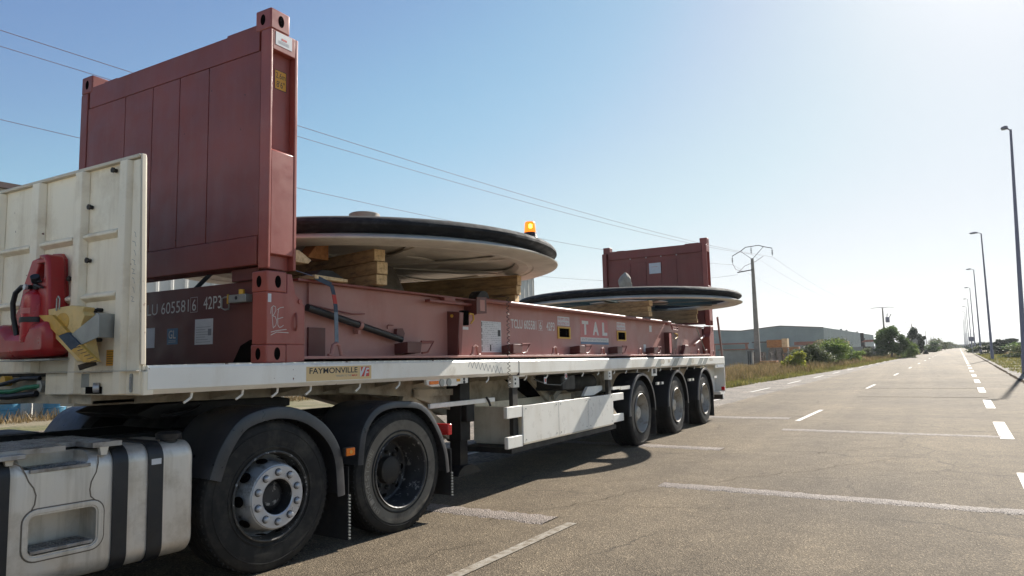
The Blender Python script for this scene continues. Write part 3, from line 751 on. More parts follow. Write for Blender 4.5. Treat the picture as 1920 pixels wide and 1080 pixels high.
# ------------------------------------------------------------------ buildings
def ribbed_wall(mb, p0, p1, z0, z1, pitch, depth, m=0):
    p0, p1 = Vector((*p0, 0)), Vector((*p1, 0)); d = p1 - p0; L_ = d.length; d.normalize(); nrm_ = Vector((d.y, -d.x, 0))
    n = int(L_ / pitch); vs = []; fs = []
    for i in range(n):
        s0 = i * pitch
        for (a, q) in ((0, 0), (0.62, 0), (0.72, 1), (0.9, 1)):
            p = p0 + d * (s0 + a * pitch) + nrm_ * depth * q
            vs += [(p.x, p.y, z0), (p.x, p.y, z1)]
    for i in range(len(vs) // 2 - 1):
        fs.append((2 * i, 2 * i + 2, 2 * i + 3, 2 * i + 1))
    mb.add(vs, fs, m)
# white ribbed building along the left
wb = thing("industrial_building", "long white ribbed metal building behind the trailer", "building", (-18.7, 15, 0), FW_)
x0b, x1b = -19.35 + RS * -8, -19.35 + RS * 37.8
mb = MB(); ribbed_wall(mb, (x0b, -8), (x1b, 37.8), 0, 6.75, 0.55, 0.05)
mb.add([(x1b - .02, 37.8, 0), (x1b - 12, 38.2, 0), (x1b - 12, 38.2, 6.75), (x1b - .02, 37.8, 6.75)], [(0, 1, 2, 3)])
mb.part("wall", M['cladwhite'], wb, smooth=False, recalc=False)
mb = MB().beam((x0b + .03, -8, 6.82), (x1b + .03, 37.85, 6.82), 0.35, 0.16)
mb.add([(x0b, -8, 6.9), (x1b, 37.8, 6.9), (x1b - 12, 38.2, 8.1), (x0b - 12, -8, 8.1)], [(0, 1, 2, 3)])
mb.part("roof", M['roof'], wb, smooth=False)
for k in range(6):
    yy = 2 + 6.2 * k; xx = -19.35 + RS * yy + 0.09
    MB().box(xx, xx + 0.07, yy, yy + 0.09, 0, 6.7).part("downpipe", M['roof'], wb)
# low yard fence posts and drums at its foot
for k, (px_, py_) in enumerate([(-18.9, 7.2), (-18.6, 8.3)]):
    d_ = thing("plastic_drum", ["blue plastic drum by the white building, first from the road end", "blue plastic drum by the white building, second from the road end"][k], "drum", (px_, py_, 0), FW_)
    MB().lathe((px_, py_, 0), 'z', [(0.0, 0), (0.27, 0), (0.29, 0.05), (0.29, 0.3), (0.305, 0.32), (0.29, 0.34), (0.29, 0.6), (0.305, 0.62), (0.29, 0.64), (0.28, 0.9), (0.0, 0.92)], 20).part("barrel", M['blueplastic'], d_)
    MB().lathe((px_ + .1, py_, 0.92), 'z', [(0.0, 0), (0.05, 0), (0.05, 0.03), (0, 0.03)], 10).part("lid", M['black'], d_)
bush(-18.3, 19.5, 1.2, 0.9, "small green shrub at the foot of the white ribbed building", M['leaflight'], 81, 1500, 0.06)

# grey-green warehouse
wh = thing("warehouse", "large grey green metal warehouse with shallow gables beyond the yard", "warehouse", (-20.8, 218.8, 0), FW_)
zb = H(218)
c0 = Vector((-20.84, 218.77)); e1 = Vector((-RS, -1)).normalized(); back = Vector((RS, 1)).normalized(); left = Vector((-1, RS)).normalized()
prof = [(0, 8.31), (12.0, 9.27), (23.4, 8.25), (30, 8.65), (38, 9.2), (50, 8.2), (62, 9.2), (75, 8.2)]
mb = MB()
vs = []
for s_, z_ in prof:
    p = c0 + left * s_; vs += [(p.x, p.y, zb - .5), (p.x, p.y, z_)]
mb.add(vs, [(2 * i, 2 * i + 2, 2 * i + 3, 2 * i + 1) for i in range(len(prof) - 1)])
mb.part("gable_wall", M['clad'], wh, smooth=False, recalc=False)
mb = MB(); q1 = c0 + back * 142; ribbed_wall(mb, (c0.x, c0.y), (q1.x, q1.y), zb - .5, 8.31, 1.2, 0.08)
mb.part("side_wall", M['cladlight'], wh, smooth=False, recalc=False)
mb = MB()
for i in range(len(prof) - 1):
    a, b_ = c0 + left * prof[i][0], c0 + left * prof[i + 1][0]; a2, b2 = a + back * 142, b_ + back * 142
    mb.add([(a.x, a.y, prof[i][1]), (b_.x, b_.y, prof[i + 1][1]), (b2.x, b2.y, prof[i + 1][1]), (a2.x, a2.y, prof[i][1])], [(0, 1, 2, 3)])
    mb.beam((a.x, a.y - .1, prof[i][1]), (b_.x, b_.y - .1, prof[i + 1][1]), 0.2, 0.22)
mb.part("roof", M['roof'], wh, smooth=False)
mb = MB()
for s_ in (46, 60, 92): p = c0 + back * s_ + left * 1.2; mb.box(p.x - .35, p.x + .35, p.y - .35, p.y + .35, 8.2, 9.0)
mb.part("roof_vent", M['clad'], wh, split=True)
p = c0 + back * 95; mb = MB().box(p.x + .1, p.x + 1.0, p.y, p.y + 3.4, 1, 6.4); mb.part("duct", M['darkmetal'], wh, bevel=0.03)
# long low building at the end of the road
lb_ = thing("low_building", "long low pale roofed building at the far end of the road", "building", (24, 585, 1.3), FW_)
MB().box(13.2, 36, 585, 600, 0.5, 3.0).part("wall", M['clad'], lb_)
MB().prism([(12.8, 3.0), (36.4, 3.0), (35.5, 3.9), (13.7, 3.9)], 'y', 584.6, 600.4).part("roof", M['tarp'], lb_)

# ------------------------------------------------------------------ yard behind the left verge
slab = thing("site_cabin", "pale weathered box shaped site cabin beside the concrete pole", "cabin", (-10.2, 60, H(60)), FW_)
mb = MB().box(-11.6, -9.3, 59.6, 62.6, H(60), 1.72); mb.part("wall", M['tarp'], slab, bevel=0.03)
mb = MB().box(-9.31, -9.24, 60.1, 60.3, H(60), 1.6).box(-9.31, -9.24, 60.9, 61.0, H(60), 1.6); mb.part("door_frame", M['darkmetal'], slab)
MB().box(-11.7, -9.2, 59.5, 62.7, 1.72, 1.80).part("roof", M['terracotta'], slab)
fr = thing("steel_gate", "reddish steel frame standing in the yard behind the pale cabin", "gate", (-13.5, 72.5, H(72)), FW_)
MB().box(-15.2, -11.6, 72, 72.12, 2.35, 2.5).box(-15.2, -15.05, 72, 72.12, H(72), 2.35).part("top_rail", M['terracotta'], fr)
MB().prism([(-11.85, H(72)), (-11.55, H(72)), (-11.75, 2.35), (-12.0, 2.35)], 'y', 72, 72.12).part("post", M['terracotta'], fr)
MB().box(-15.0, -12.0, 72.03, 72.09, H(72), 2.3).part("panel", M['clad'], fr)
van = thing("storage_container", "grey steel storage container with a sloping end, right of the reddish frame", "container", (-10.6, 76, H(76)), FW_)
MB().prism([(-12.0, H(76)), (-9.5, H(76)), (-9.6, 2.0), (-10.0, 2.55), (-12.0, 2.6)], 'y', 76, 77.2).part("body", M['clad'], van, bevel=0.03)
MB().box(-12.1, -9.9, 75.96, 76.02, 2.5, 2.62).part("top_rail", M['roof'], van)
def pallet(x, y, z, grp, lab, mt='greywood', w=1.2, a=0.0):
    t = thing("pallet", lab, "pallet", (x, y, z), FW_, grp)
    mb = MB()
    for k in range(6): mb.box(x - w / 2, x + w / 2, y - 0.4 + k * 0.145, y - 0.4 + k * 0.145 + 0.1, z + 0.12, z + 0.142)
    mb.part("deck", M[mt], t)
    mb = MB()
    for k in (-1, 0, 1): mb.box(x + k * (w / 2 - 0.06) - 0.05, x + k * (w / 2 - 0.06) + 0.05, y - 0.4, y + 0.4, z + 0.02, z + 0.12)
    mb.part("bearer", M[mt], t, split=True)
    t.matrix_world = Matrix.Translation((x, y, z)) @ Matrix.Rotation(a, 4, 'Z')
    return t
protoP = None
pg = "weathered pallets stacked in the yard"
pl_ = "weathered grey wooden pallet in a stack behind the dry grass"
for (x, y, n) in [(-8.75, 64.6, 9), (-7.35, 65.3, 11), (-6.9, 67.6, 8), (-8.3, 67.5, 10)]:
    for k in range(n):
        z = H(y) + k * 0.148; a = random.uniform(-0.06, 0.06); ox, oy = random.uniform(-.05, .05), random.uniform(-.05, .05)
        if protoP is None: protoP = pallet(x, y, z, pg, pl_)
        else: copy_tree(protoP, Matrix.Translation((x + ox, y + oy, z)) @ Matrix.Rotation(a, 4, 'Z'))
for i_, (x, y, w, h, mt_, lb_) in enumerate([
    (-8.0, 62.6, 1.6, .55, 'woodorange', "low heap of brown boards right beside the concrete pole"), (-6.4, 69.5, 1.2, 1.55, 'greywood', "tall weathered crate standing behind the pallet stacks"),
    (-9.6, 66.5, 1.1, 1.35, 'roof', "dark brown crate behind the concrete pole"), (-12.3, 66.0, 1.4, 1.6, 'tarp', "pale sheeted bale behind the site cabin"), (-7.6, 72.5, 1.7, 1.75, 'woodorange', "brown plywood crate between the pallets and the covered stack")]):
    z = H(y); t_ = thing("storage_crate", lb_, "crate", (x, y, z), FW_)
    for q_ in range(3):
        MB().box(x - w / 2 + .03 * q_, x + w / 2 - .05 * q_, y - .5, y + .5, z + h * q_ / 3 + .01, z + h * (q_ + 1) / 3 - .03).part("board_layer", M[mt_], t_, bevel=.02)
cg = thing("timber_crate", "orange brown plywood crate on top of the yard stacks", "crate", (-9.3, 75.4, H(75)), FW_)
MB().box(-10.4, -8.9, 75, 76, 1.95, 2.75).part("side", M['woodorange'], cg); MB().box(-8.89, -8.35, 74.95, 76.05, 1.95, 2.85).part("end", M['woodend'], cg)
MB().box(-10.2, -8.5, 75.1, 75.9, H(75), 1.94).part("base", M['greywood'], cg)
b2_ = thing("roofing_bundle", "long orange red bundle of panels lying on a pale sheet in the yard", "bundle", (-7.9, 87, H(87)), FW_)
MB().box(-9.4, -6.9, 86.5, 87.7, 2.15, 2.62).part("panels", M['terracotta'], b2_, bevel=0.02); MB().box(-6.88, -6.3, 86.45, 87.75, 2.1, 2.78).part("end_board", M['woodend'], b2_)
MB().box(-9.6, -6.1, 86.4, 87.8, H(87), 2.1).part("base", M['greywood'], b2_)
tk = thing("covered_stack", "long stack under a pale grey sheet behind the left thicket", "covered stack", (-7, 82, H(82)), FW_)
MB().prism([(-9.3, H(82)), (-5.0, H(82)), (-5.0, 1.95), (-5.4, 2.1), (-9.0, 2.18), (-9.3, 2.0)], 'y', 81.5, 83.2).part("sheet", M['tarp'], tk, bevel=0.05)
b3_ = thing("timber_crate", "small orange crate at the right end of the pale covered stack", "crate", (-5.1, 92, H(92)), FW_)
MB().box(-5.6, -4.4, 91.5, 92.5, 1.2, 2.45).part("side", M['terracotta'], b3_); MB().box(-4.39, -3.95, 91.45, 92.55, H(92), 2.6).part("end", M['woodend'], b3_); MB().box(-5.6, -4.4, 91.6, 92.4, H(92), 1.19).part("base", M['greywood'], b3_)
wl_ = thing("stone_wall", "pale block wall between the thicket and the round broadleaf tree", "wall", (-4.6, 118, H(118)), FW_)
MB().box(-7.2, -2.6, 117.8, 118.2, H(118) - .1, 2.0).part("blocks", M['tarp'], wl_); MB().box(-4.2, -3.2, 117.6, 117.78, H(118), 2.0).part("gate", M['darkmetal'], wl_)
pr_ = thing("roadside_portal", "small dark post frame with a red roofed sign beside the tree", "portal", (-3.9, 125, H(125)), FW_)
MB().box(-5.1, -4.6, 126.9, 127.2, H(125), 4.3).part("post", M['darkmetal'], pr_); MB().prism([(-4.9, 2.75), (-1.9, 2.75), (-2.6, 3.1), (-4.3, 3.1)], 'y', 124.5, 125.5).part("roof", M['terracotta'], pr_); MB().box(-2.9, -2.0, 124.6, 125.4, H(125), 2.74).part("board", M['tarp'], pr_)

# ------------------------------------------------------------------ poles and wires
def upole(x, y, h, label, arms=1.75, simple=False):
    z = H(y); t = thing("utility_pole", label, "utility pole", (x, y, z), FW_, "concrete poles carrying the power line")
    wb_, wt = 0.25, 0.12
    mb = MB(); vs = []
    for (w, zz) in ((wb_, z - .3), (wt, z + h)):
        vs += [(x - w, y - w * .8, zz), (x + w, y - w * .8, zz), (x + w, y + w * .8, zz), (x - w, y + w * .8, zz)]
    mb.add(vs, [(0, 1, 2, 3), (4, 5, 6, 7), (0, 1, 5, 4), (1, 2, 6, 5), (2, 3, 7, 6), (3, 0, 4, 7)])
    mb.part("shaft", M['concrete'], t, bevel=0.03)
    top = z + h
    mb = MB()
    if simple: pts = [(-arms, top - 0.1), (-arms * .6, top + 0.05), (arms * .6, top + 0.05), (arms, top - 0.1)]
    else: pts = [(-arms, top + 0.35), (-arms * .55, top + 0.75), (-arms * .3, top + 1.05), (arms * .35, top + 1.12), (arms * .6, top + 0.95), (arms, top + 0.75)]
    for a, b_ in zip(pts[:-1], pts[1:]): mb.beam((x + a[0], y, a[1]), (x + b_[0], y, b_[1]), 0.045, 0.06)
    mb.beam((x - 0.05, y, top - .05), (x - arms * .58, y, pts[1][1]), 0.035, 0.035); mb.beam((x + 0.05, y, top - .05), (x + arms * .58, y, pts[-2][1]), 0.035, 0.035)
    mb.part("crossarm", M['darkmetal'], t)
    if not simple:
        for (ox, oz) in ((-arms, top + .33), (-0.05, top + 1.06), (arms, top + .73)):
            mb = MB(); mb.cyl((x + ox, y, oz), (x + ox, y, oz - 0.65), 0.025, 6)
            for q in (0.2, 0.34, 0.48): mb.lathe((x + ox, y, oz - q), 'z', [(0.03, 0.05), (0.10, -0.04), (0.04, -0.02)], 10)
            mb.part("insulator", M['glassy'], t)
        mb = MB().beam((x, y - .1, top - 1.05), (x - 1.35, y - .1, top - 1.2), 0.08, 0.08).beam((x - .6, y - .1, top - .95), (x - .6, y - .1, top - 1.5), 0.06, 0.1)
        mb.part("bracket", M['darkmetal'], t)
        mb = MB().tube([(x - arms, y, top - .35), (x - 1.5, y, top - .9), (x - .8, y, top - 1.15)], 0.02, 5).tube([(x - 1.3, y, top - 1.2), (x - .7, y, top - .65), (x + .3, y, top - .3), (x + arms * .55, y, top + .1)], 0.02, 5)
        mb.part("jumper_cable", M['wire'], t)
    return t
upole(-8.95, 62.6, 9.75, "tall concrete power line pole with an arched crossarm beside the pale cabin")
p2 = upole(-2.9, 158.7, 9.4, "power line pole with a flat crossarm and transformer above the round tree", simple=True, arms=2.1)
mb = MB().box(-2.5, -1.75, 158.2, 158.9, 6.9, 8.0); mb.part("transformer", M['postgrey'], p2, bevel=0.08)
MB().cyl((-2.2, 158.4, 8.0), (-2.1, 158.4, 8.7), .07, 6).cyl((-1.8, 158.4, 7.9), (-1.4, 158.4, 8.6), .07, 6).part("bushing", M['darkmetal'], p2, split=True)
upole(0.7, 269, 8.9, "power line pole rising above the dark evergreens", simple=False, arms=2.0)
upole(4.8, 400, 8.6, "fourth power line pole, between the evergreens and the far hills", simple=True, arms=2.0)
upole(7.7, 506, 8.8, "fifth power line pole, small against the hills", simple=True, arms=2.0)
upole(10.0, 600, 9.4, "farthest power line pole, tiny against the hills", simple=True, arms=2.0)
pole_hidden = upole(-13.2, -40, 8.6, "concrete power line pole standing behind the viewer", simple=True)
def wire(pts, sag, r, label, name="power_line"):
    out = []
    for (a, b_, s_) in zip(pts[:-1], pts[1:], sag):
        for i in range(24):
            t = i / 24; p = Vector(a).lerp(Vector(b_), t); p.z -= s_ * 4 * t * (1 - t); out.append(p)
    out.append(Vector(pts[-1]))
    rr = [r * (1 + min(62, max(0, p.y)) / 90) * (0.55 if p.y > 63 else 1) for p in out]
    return MB().tube(out, rr, 5).top(name, label, "power line", M['wire'], (0, 0, 0), FW_, group="power line wires")
wire([(-11.6, -40, 8.3), (-8.95 + 1.75, 62.6, 9.9), (-2.9 + 2.1, 158.7, 9.8)], [1.6, 1.9], 0.0065, "highest drawn wire of the power line, held by the right arm of the concrete pole")
wire([(-13.2, -40, 8.6), (-9.0, 62.6, 10.3), (-2.9, 158.7, 9.9)], [1.55, 1.9], 0.0065, "middle wire of the power line, held at the top of the pole arch")
wire([(-14.8, -40, 8.2), (-8.95 - 1.75, 62.6, 9.5), (-2.9 - 2.1, 158.7, 9.8)], [1.95, 1.9], 0.0065, "lowest drawn wire of the power line, held by the left arm of the concrete pole")
wire([(-17.6, 36, 6.7), (-10.3, 62.6, 8.55)], [0.5], 0.006, "short service wire from the white building to the pole bracket", "service_cable")

# ------------------------------------------------------------------ street lamps
def lamp(x, y, label, hs=1.0):
    z = H(y); h = 12.4
    t = thing("street_lamp", label, "street lamp", (x, y, z), FW_, "street lamps along the right verge")
    MB().lathe((x, y, z), 'z', [(0.0, -.2), (0.145, -.2), (0.145, 0.9), (0.118, 1.0), (0.055, h), (0, h)], 14).part("post", M['postgrey'], t)
    MB().tube([(x, y, z + h - .05), (x - .12, y, z + h + .06), (x - .35 * hs, y, z + h + .08 + .04 * hs)], 0.03, 8).part("arm", M['postgrey'], t)
    hd = MB().prism([(x - .28 * hs, z + h + .05), (x - .95 * hs, z + h + .08), (x - 1.0 * hs, z + h + .14), (x - .55 * hs, z + h + .22), (x - .28 * hs, z + h + .17)], 'y', y - .13, y + .13)
    ho = hd.part("lamp_head", M['postgrey'], t, bevel=0.02)
    MB().box(x - .9 * hs, x - .5 * hs, y - .1, y + .1, z + h + .03, z + h + .062).part("lens", M['glassy'], ho)
    return t
LN = ["nearest and tallest looking street lamp, its long shadow reaching the road", "second street lamp along the right verge", "third street lamp along the right verge",
      "fourth street lamp along the right verge, near the back of the road sign", "fifth street lamp along the right verge", "sixth street lamp along the right verge", "seventh street lamp along the right verge",
      "eighth street lamp along the right verge", "ninth street lamp along the right verge", "tenth and farthest street lamp along the right verge"]
first_ = lamp(8.2, 40.2, LN[0], 0.42)
first_.matrix_world = first_.matrix_world @ Matrix.Rotation(rad(1.6), 4, 'Y')
L0 = lamp(8.2 + 40 * .0345, 80.2, LN[1])
for k in range(2, 10):
    y = 40.2 + 40 * k; x = 8.2 + 40 * k * 0.0345
    c = copy_tree(L0, Matrix.Translation((x, y, H(y)))); c["label"] = LN[k]
rs_ = thing("road_sign", "back of a small square road sign by the fourth lamp post", "road sign", (10.9, 139, H(139)), FW_)
MB().cyl((10.9, 139, H(139)), (10.9, 139, 3.2), .04, 8).part("post", M['galv'], rs_)
MB().box(10.5, 11.3, 138.93, 138.96, 2.5, 3.25).part("plate", M['postgrey'], rs_, bevel=0.01)
rs2 = thing("road_sign", "small pale sign board beside the dark evergreens", "road sign", (2.6, 134, H(134)), FW_)
MB().cyl((2.6, 134, H(134)), (2.6, 134, 3.0), .04, 8).part("post", M['galv'], rs2)
MB().box(2.2, 3.0, 133.93, 133.96, 2.3, 3.0).part("plate", M['tarp'], rs2, bevel=0.01)

# ================================================================== the trailer
YH = -0.965
tr = thing("flatbed_trailer", "long white flatbed semi trailer carrying the flat rack container", "trailer", (-1.22, 0.0, 0.0))
# outer side beams
def side_beam(x0, x1, y0, y1, z0, z1):
    s = 1 if x1 > -1 else -1
    xo = x1 if s > 0 else x0; xi = x0 if s > 0 else x1
    pr = [(xo - s * .012, z1), (xo, z1 - .014), (xo, z0 + .03), (xo - s * .03, z0), (xi, z0), (xi, z0 + .02), (xo - s * .04, z0 + .02), (xo - s * .04, z1 - .02), (xi, z1 - .02), (xi, z1)]
    return MB().prism(pr, 'y', y0, y1)
side_beam(-.09, .05, -.90, 3.462, 1.257, 1.425).part("side_beam", M['white'], tr)
side_beam(-.09, .048, 3.476, 12.80, 1.247, 1.423).part("side_beam", M['white'], tr)
side_beam(-2.49, -2.35, -.90, 12.80, 1.257, 1.425).part("side_beam", M['white'], tr)
MB().box(-.08, .052, 3.464, 3.474, 1.25, 1.42).part("joint_gap", M['ink'], tr)
# paint damage: bare patches and hazard remains near the tail of the side beam
mb = MB()
for (y0, y1, z0, z1) in [(8.35, 8.62, 1.31, 1.40), (8.75, 8.90, 1.33, 1.39), (10.2, 10.4, 1.30, 1.41), (11.5, 11.85, 1.33, 1.40)]:
    n = 14; cx, cz = (y0 + y1) / 2, (z0 + z1) / 2
    pts = [(cx + (y1 - y0) / 2 * math.cos(t * 6.283 / n) * random.uniform(.7, 1.1), cz + (z1 - z0) / 2 * math.sin(t * 6.283 / n) * random.uniform(.7, 1.1)) for t in range(n)]
    mb.prism(pts, 'x', 0.0482, 0.0495)
mb.part("rust_patch", M['rustedge'], tr, split=True)
mb = MB()
for y0 in (8.05, 8.95, 9.85, 10.6, 10.95):
    mb.prism([(y0, 1.262), (y0 + .28, 1.262), (y0 + .52, 1.408), (y0 + .24, 1.408)], 'x', 0.0481, 0.0490)
mb.part("bare_metal_stripe", M['galv'], tr, split=True)
# scribble scratched in the white paint
pts = []
for i in range(19): pts.append((2.45 + i * .037, 1.395 - i * .0048 + (0.035 if i % 2 else -0.035)))
MB().ribbon(pts, .006, 'x', 0.0508).part("scratch_marks", M['stickgrey'], tr, smooth=False)
# deck and frame
MB().box(-2.35, -.09, -.88, 12.78, 1.375, 1.415).part("deck", M['darkmetal'], tr)
mb = MB()
for i in range(24):
    y = -.6 + i * .565
    mb.prism([(-2.36, 1.375), (-.085, 1.375), (-.085, 1.262), (-.55, 1.18), (-1.9, 1.18), (-2.36, 1.262)], 'y', y, y + .012)
mb.part("cross_member", M['chassis'], tr, split=True)
mb = MB()
for X in (-.78, -1.78):
    mb.prism([(-.9, 1.375), (12.7, 1.375), (12.7, .95), (11.9, .84), (3.1, .84), (2.0, 1.12), (1.2, 1.16), (-.9, 1.19)], 'x', X - .012, X + .012)
    for a, b_ in (((-.9, 1.19), (1.2, 1.16)), ((1.2, 1.16), (2.0, 1.12)), ((2.0, 1.12), (3.1, .84)), ((3.1, .84), (11.9, .84))):
        mb.beam((X, a[0], a[1]), (X, b_[0], b_[1]), .16, .018)
mb.part("main_beam", M['chassis'], tr)
MB().prism([(-.88, 1.37), (-.88, 1.195), (.9, 1.16), (1.6, 1.16), (1.6, 1.37)], 'x', -1.95, -.55).part("gooseneck_plate", M['chassis'], tr)
MB().prism([(1.2, 1.37), (2.2, 1.37), (3.1, 1.0), (3.1, .85), (2.2, 1.08), (1.2, 1.17)], 'x', -.5, -.46).prism([(2.2, 1.155), (2.2, 1.08), (3.12, 1.06), (3.12, 1.12)], 'x', -.44, -.42).part("neck_web", M['chassis'], tr)
# headboard
hb = MB().prism([(-2.49, 1.40), (.030, 1.40), (-.022, 2.675), (-2.49, 2.675)], 'y', -.920, -.902); hb_o = hb.part("headboard", M['cream'], tr)
def rib(mb, x0, x1, z0, z1, ch=.022):
    # protruding rib with chamfered sides
    yb, yf = -.921, YH
    if (x1 - x0) < (z1 - z0):
        vs = [(x0, yb, z0), (x0 + ch, yf, z0), (x1 - ch, yf, z0), (x1, yb, z0), (x0, yb, z1), (x0 + ch, yf, z1), (x1 - ch, yf, z1), (x1, yb, z1)]
    else:
        vs = [(x0, yb, z0), (x0, yf + .006, z0 + ch), (x0, yf + .006, z1 - ch), (x0, yb, z1), (x1, yb, z0), (x1, yf + .006, z0 + ch), (x1, yf + .006, z1 - ch), (x1, yb, z1)]
    mb.add(vs, [(0, 1, 2, 3), (4, 5, 6, 7), (0, 1, 5, 4), (1, 2, 6, 5), (2, 3, 7, 6), (3, 0, 4, 7)])
mb = MB(); rib(mb, -0.215, -0.102, 1.262, 2.665); rib(mb, -0.695, -0.578, 1.262, 2.665); rib(mb, -1.215, -1.087, 1.4, 2.665); rib(mb, -1.744, -1.616, 1.4, 2.665); rib(mb, -2.293, -2.175, 1.262, 2.665)
mb.part("vertical_rib", M['cream'], hb_o, bevel=.004, split=True)
mb = MB()
for (a, b_) in ((-.578, -.215), (-1.087, -.695), (-1.616, -1.215), (-2.175, -1.744)):
    for z in (2.238, 1.856): rib(mb, a + .002, b_ - .002, z - .03, z + .03)
mb.part("horizontal_rib", M['cream'], hb_o, bevel=.003, split=True)
MB().prism([(-.101, 1.262), (.026, 1.262), (-.030, 2.66), (-.101, 2.66)], 'y', -.938, -.9205).part("corner_panel", M['cream'], hb_o, bevel=.004)
MB().box(-2.49, -.027, -.950, -.900, 2.668, 2.69).part("top_edge", M['rustedge'], hb_o, bevel=.004)
MB().prism([(.0305, 1.43), (.042, 1.43), (-.012, 2.69), (-.0255, 2.69)], 'y', -.942, -.912).part("side_edge", M['rustedge'], hb_o, bevel=.004)
MB().box(-2.2, .04, -.9225, -.9205, 1.394, 1.402).box(-1.05, .04, -.966, -.939, 1.394, 1.400).part("seam", M['rustedge'], hb_o)
for (x, z) in ((-.545, 2.43), (-.545, 2.09), (-.30, 2.63), (-.74, 1.99)):
    MB().cyl((x, -.921, z), (x, -.940, z), .013, 10).cyl((x, -.9401, z), (x, -.950, z), .019, 6).part("bolt", M['darkmetal'], hb_o)
MB().box(-.335, -.235, -.9225, -.9212, 1.43, 1.525).part("warning_sticker", M['stickyel'], hb_o)
mb = MB()
for k in range(6): mb.box(-.325, -.25 - .02 * (k % 2), -.9235, -.9226, 1.512 - k * .014, 1.515 - k * .014)
mb.part("sticker_print", M['ink'], hb_o)
# faint handwritten marks on the corner panel
mb = MB()
for k in range(8):
    z = 2.22 - k * .055; r = random.Random(k)
    mb.ribbon([(-.075 + r.uniform(-.01, .01), z), (-.055, z - .01), (-.06 + r.uniform(-.015, .015), z - .03), (-.045, z - .035)], .0028, 'y', -.9392)
mb.part("handwriting", M['stickgrey'], hb_o, smooth=False)
# lower fascia below the headboard
MB().box(-1.0, .047, -.925, -.86, 1.255, 1.392).part("fascia", M['cream'], tr, bevel=.004)
MB().box(-.60, -.50, -.9285, -.9255, 1.30, 1.385).part("rating_plate", M['galv'], tr)
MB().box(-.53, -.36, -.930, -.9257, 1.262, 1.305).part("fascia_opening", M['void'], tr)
MB().cyl((-.38, -.93, 1.30), (-.40, -.955, 1.30), .03, 14).part("round_plug", M['hubcap'], tr)
mb = MB().prism([(-.045 + .013 * math.cos(t), 1.285 + .0 + .013 * math.sin(t)) for t in [math.pi + i * math.pi / 6 for i in range(7)]] + [(-.045 + .013 * math.cos(t), 1.368 + .013 * math.sin(t)) for t in [i * math.pi / 6 for i in range(7)]], 'y', -.945, -.926)
mk = mb.part("marker_lamp", M['galv'], tr); MB().prism([(-.052, 1.29), (-.038, 1.29), (-.038, 1.36), (-.052, 1.36)], 'y', -.950, -.9455).part("lens", M['glassy'], mk)
# recess with couplings and hoses left of the fascia
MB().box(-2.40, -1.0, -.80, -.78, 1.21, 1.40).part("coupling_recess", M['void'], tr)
MB().box(-2.40, -.55, -.87, -.5, 1.195, 1.215).part("recess_floor", M['chassis'], tr)
MB().prism([(-1.05, 1.25), (-1.0, 1.25), (-1.0, 1.395), (-1.08, 1.395)], 'y', -.88, -.80).part("recess_side", M['cream'], tr)
MB().prism([(-1.13, 1.29), (-1.09, 1.27), (-1.065, 1.31), (-1.09, 1.345), (-1.13, 1.345)], 'y', -.91, -.88).part("coupling_plate", M['galv'], tr)
MB().tube([(-1.1, -.90, 1.31), (-1.25, -.92, 1.30), (-1.4, -.93, 1.275), (-1.65, -.95, 1.27), (-2.0, -1.1, 1.18)], .016, 8).part("air_hose", M['hosegreen'], tr)
MB().tube([(-1.12, -.90, 1.36), (-1.3, -.92, 1.36), (-1.5, -.96, 1.32), (-1.9, -1.05, 1.2)], .014, 8).part("air_hose", M['black'], tr)
MB().cyl((-1.49, -.90, 1.345), (-1.49, -.95, 1.345), .036, 12).part("coupling_head", M['yellow'], tr)
MB().tube([(-1.15, -.9, 1.26), (-1.4, -.95, 1.24), (-1.8, -1.0, 1.25)], .02, 8).part("air_hose", M['black'], tr)
# builder's sticker on the side beam
st = MB().box(.0502, .0512, .322, 1.026, 1.292, 1.398).part("maker_sticker", M['beige'], tr)
text_part("FAYMONVILLE", "lettering", M['ink'], st, 'x', .0520, .352, .862, 1.345, 1.388, bold=0.015)
text_part("TRAILERS TO THE", "lettering", M['stickgrey'], st, 'x', .0520, .62, .79, 1.317, 1.331)
text_part("MAX", "lettering", M['stickred'], st, 'x', .0520, .797, .862, 1.317, 1.331, bold=0.03)
MB().prism([(.905, 1.312), (1.0, 1.312), (1.0, 1.388), (.905, 1.388)], 'x', .0514, .0520).part("logo_field", M['stickred'], st)
MB().prism([(.892, 1.312), (.905, 1.312), (.93, 1.345), (.955, 1.388), (.93, 1.388), (.905, 1.35), (.892, 1.388)], 'x', .0521, .0526).prism([(.94, 1.312), (.956, 1.312), (.965, 1.338), (.99, 1.338), (.99, 1.35), (.965, 1.35), (.975, 1.366), (.995, 1.366), (.997, 1.38), (.965, 1.38), (.95, 1.345)], 'x', .0521, .0526).part("logo_letters", M['stickw'], st)
# tie hooks under the side beam
for y in (-.575, -.192, .104, .418, .95, 1.45, 2.904, 3.728, 4.249, 4.774, 5.291, 5.81, 6.4, 6.88, 7.36, 7.9, 8.5, 9.1, 9.6, 10.1, 10.6, 11.1, 11.5):
    MB().tube([(.0, y, 1.262), (.0, y - .005, 1.225), (.0, y - .035, 1.205), (.0, y - .055, 1.195)], .008, 6).part("tie_hook", M['white'], tr)
